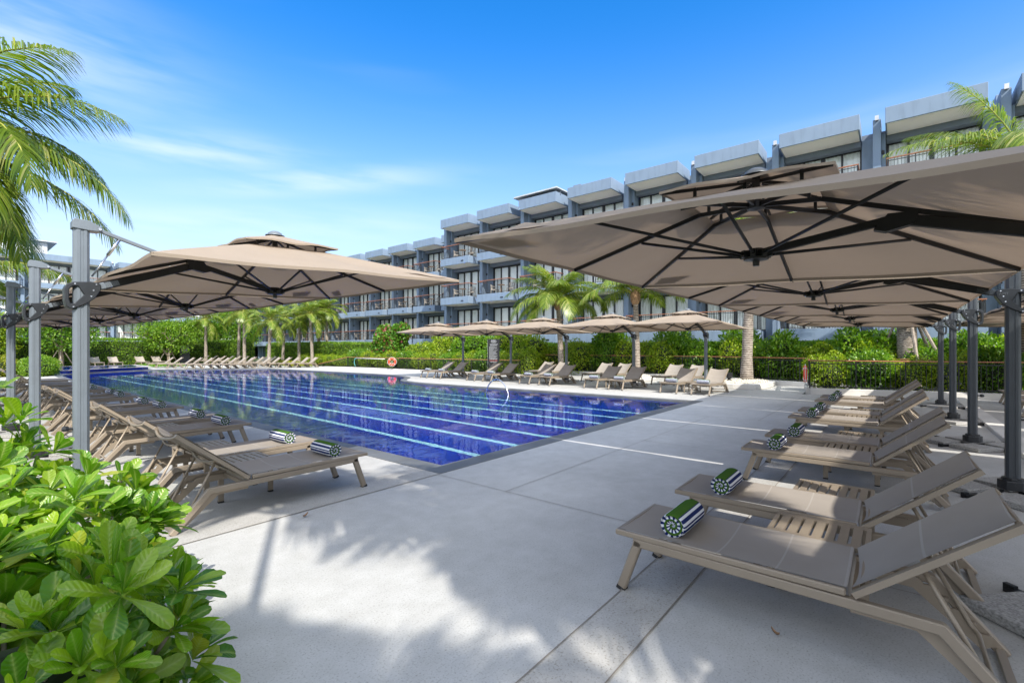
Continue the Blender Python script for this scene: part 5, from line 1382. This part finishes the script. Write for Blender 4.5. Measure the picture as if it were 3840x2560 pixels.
# big palm at the left edge
palm(-0.45, 12.3, 4.7, [(3.5, R(-52), 0.95, 1.25), (3.7, R(-45), 0.62, 1.15), (3.6, R(-62), 0.50, 1.95), (3.9, R(-40), 0.30, 1.50), (3.6, R(-35), 0.00, 1.1), (3.0, R(-75), 0.75, 1.9), (2.8, R(-30), -0.35, 1.1),
      (3.2, R(-100), 0.9, 1.4), (3.2, R(20), 0.7, 1.5), (3.0, R(60), 0.6, 1.5), (3.1, R(110), 0.7, 1.5), (3.1, R(160), 0.5, 1.5), (3.1, R(-150), 0.6, 1.5), (2.8, R(-10), 1.1, 1.1), (3.0, R(-125), 0.2, 1.5), (3.0, R(-58), 0.05, 1.5), (2.9, R(-48), -0.25, 1.2), (3.2, R(-66), 0.25, 1.8), (2.7, R(-72), -0.1, 1.3), (3.1, R(-30), 0.55, 1.6)],
     'large coconut palm arching in from the left edge above the parasol posts', None, (0, 0), 0.17, 100, 0.95, 130, 0.030)
palm(0.15, 18.5, 3.2, rand_specs(15, 2.6, 97, 0.0), 'smaller palm hanging in at the left edge below the big palm', None, (0, 0), 0.16, 64, 0.8, 140, 0.034)
# palms standing behind the camera: their leaves break up the sun on the near deck
def shade_specs(n, L, seed, extra=()):
    return rand_specs(n, L, seed, -0.3) + list(extra)
SH = [(0.10, -3.92, 6.2, shade_specs(20, 1.42, 200, [(3.3, R(82), 0.25, 0.8), (3.3, R(60), 0.2, 0.9), (2.6, R(104), 0.25, 0.9), (2.9, R(30), 0.2, 1.0), (2.9, R(5), 0.2, 1.0), (2.2, R(126), 0.2, 1.0)])),
      (-2.85, -4.18, 6.2, shade_specs(22, 0.95, 220, [(1.9, R(-20), 0.2, 0.9), (1.8, R(-60), 0.2, 0.9)])),
      (2.6, -8.6, 7.4, shade_specs(15, 3.2, 240)),
      (-0.96, -1.08, 5.5, [(1.5, R(a), 0.3, 0.9) for a in (75, 40, 8, -25, -60, 120)] + [(1.2, R(a), 0.9, 0.9) for a in (20, 90, -40)]),
      (-0.6, -7.45, 6.6, shade_specs(18, 1.35, 260))]
for i, (x, y, h, sp_) in enumerate(SH):
    palm(x, y, h, sp_, f'coconut palm standing behind the camera, {ORD[i]} of the shading group', 'coconut palms behind the camera', (0, 0), 0.045 if h < 6 else 0.11, 52, 0.85, 210 + 20 * i, 0.045, 2, boot=False)

# --- broad-leaved foreground shrub (rosettes of obovate leaves on short stems)
def rosette_leaves(centers, axes, seed, nl=(10, 16), LL=(0.075, 0.135)):
    rr = np.random.RandomState(seed); V_, F_ = [], []; n0 = 0; RIB, ALO = [], []
    prof = [(0.0, 0.05), (0.22, 0.26), (0.48, 0.68), (0.72, 1.0), (0.90, 0.86), (1.0, 0.30)]
    for c, ax in zip(centers, axes):
        ax = ax / np.linalg.norm(ax); a = np.cross(ax, [0.3, 0.1, 1.0]); a /= np.linalg.norm(a); b = np.cross(ax, a); n = rr.randint(*nl); off = rr.uniform(0, 6.28)
        for k in range(n):
            th = off + 2.399 * k; u = k / (n - 1); spread = 0.15 + 1.12 * (1 - u) + rr.uniform(-0.18, 0.18); L = rr.uniform(*LL) * (0.70 + 0.5 * (1 - u) ** 0.5); W = L * rr.uniform(0.31, 0.42)
            rad = a * math.cos(th) + b * math.sin(th); sd = -a * math.sin(th) + b * math.cos(th)
            tw = rr.uniform(-0.35, 0.35); cur = rr.uniform(-0.2, 0.75); p = c - ax * 0.02 * (1 - u); s = spread; rows = []; last = 0
            for (t, w) in prof:
                d = ax * math.cos(s) + rad * math.sin(s); nrm = ax * math.sin(s) - rad * math.cos(s)
                sdd = sd * math.cos(tw) + nrm * math.sin(tw); nn = np.cross(sdd, d)
                p = p + d * L * (t - last); last = t; s += cur * 0.22
                e = nrm * (0.10 * W * w)
                rows += [p + sdd * W * w * 0.5 + e, p, p - sdd * W * w * 0.5 + e]; RIB += [0.0, 1.0, 0.0]; ALO += [t, t, t]
            V_ += rows; m = len(prof)
            for g in range(m - 1):
                q = n0 + g * 3; F_ += [[q, q + 1, q + 4, q + 3], [q + 1, q + 2, q + 5, q + 4]]
            n0 += 3 * m
    return np.array(V_), np.array(F_), RIB, ALO
def fore_shrub(cx, cy, blobs, n, seed, label, LL):
    t = empty('broadleaf_shrub', (cx, cy, 0), 0, label, 'shrub'); rr = np.random.RandomState(seed); C, A = [], []
    st = MB()
    for (bx, by, bz, rx, ry, rz) in blobs:
        m = int(n * rx * ry)
        for q in range(m):
            d = rr.normal(size=3); d[2] = abs(d[2]) * 1.0 - 0.25; d /= np.linalg.norm(d); k = 1 - 0.5 * rr.rand() ** 1.7
            p = np.array([bx, by, bz]) + d * k * np.array([rx, ry, rz])
            if p[2] < 0.06: continue
            C.append(p); A.append(d * 0.75 + np.array([0, 0, 0.6]) + rr.normal(size=3) * 0.25)
            if q % 3 == 0:
                s0 = np.array([bx + (p[0] - bx) * 0.35, by + (p[1] - by) * 0.35, max(0.0, bz - 0.3 * rz)]); st.tube([tuple(s0), tuple((s0 + p) / 2 + np.array([0, 0, -0.04])), tuple(p)], [0.012, 0.009, 0.006], 5, False)
    v, f, rib, alo = rosette_leaves(C, A, seed, LL=LL); me = np_mesh('foliage', v, f, True)
    for nm_, dat in (('rib', rib), ('along', alo)):
        at_ = me.attributes.new(nm_, 'FLOAT', 'POINT'); at_.data.foreach_set('value', dat)
    link('foliage', me, M['scaev'], t)
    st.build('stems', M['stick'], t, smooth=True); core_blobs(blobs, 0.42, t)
    return t
fore_shrub(0.0, 0.0, [(0.08, 2.60, 0.42, 0.62, 0.62, 0.55), (0.28, 3.12, 0.42, 0.54, 0.55, 0.52), (0.12, 1.95, 0.42, 0.5, 0.5, 0.5)], 300, 301, 'broad glossy green shrub filling the lower left corner', (0.095, 0.155))
fore_shrub(0.0, 0.0, [(-0.02, 3.55, 0.66, 0.52, 0.52, 0.68), (-0.25, 4.5, 0.55, 0.6, 0.6, 0.58), (-0.45, 5.5, 0.5, 0.55, 0.7, 0.5)], 280, 305, 'taller bright shrub at the left edge beside the parasol post', (0.095, 0.15))
fore_shrub(0.0, 0.0, [(0.0, 8.0, 0.35, 0.40, 1.2, 0.40), (0.0, 10.5, 0.35, 0.40, 1.3, 0.40)], 180, 309, 'low leafy planting strip behind the left parasol posts', (0.08, 0.13))

# a few dry leaves on the deck
def dry_leaf(x, y, rz, sc, label):
    n = 7; vs = []; fs = []
    for i in range(n):
        u = i / (n - 1); wd = 0.018 * math.sin(math.pi * min(1, u * 0.95 + 0.03)) ** 0.8
        for s in (-1, 0, 1): vs.append(((u - 0.5) * 0.11 * sc, s * wd * sc, 0.006 + 0.012 * abs(s) + 0.014 * (u - 0.4) ** 2 * 4))
    for i in range(n - 1):
        for k in range(2): fs.append((i * 3 + k, (i + 1) * 3 + k, (i + 1) * 3 + k + 1, i * 3 + k + 1))
    o = MB().add(vs, fs).build('fallen_leaf', M['boot'], None, smooth=True); o.location = (x, y, 0.004); o.rotation_euler = (0, 0, rz)
    return tag(o, label, 'leaf')
dry_leaf(2.08, 4.06, 0.4, 0.6, 'small dry leaf lying on the deck just below the nearest left lounger')
dry_leaf(2.77, 0.48, 1.2, 0.4, 'tiny dry leaf on the deck in front of the nearest right lounger')
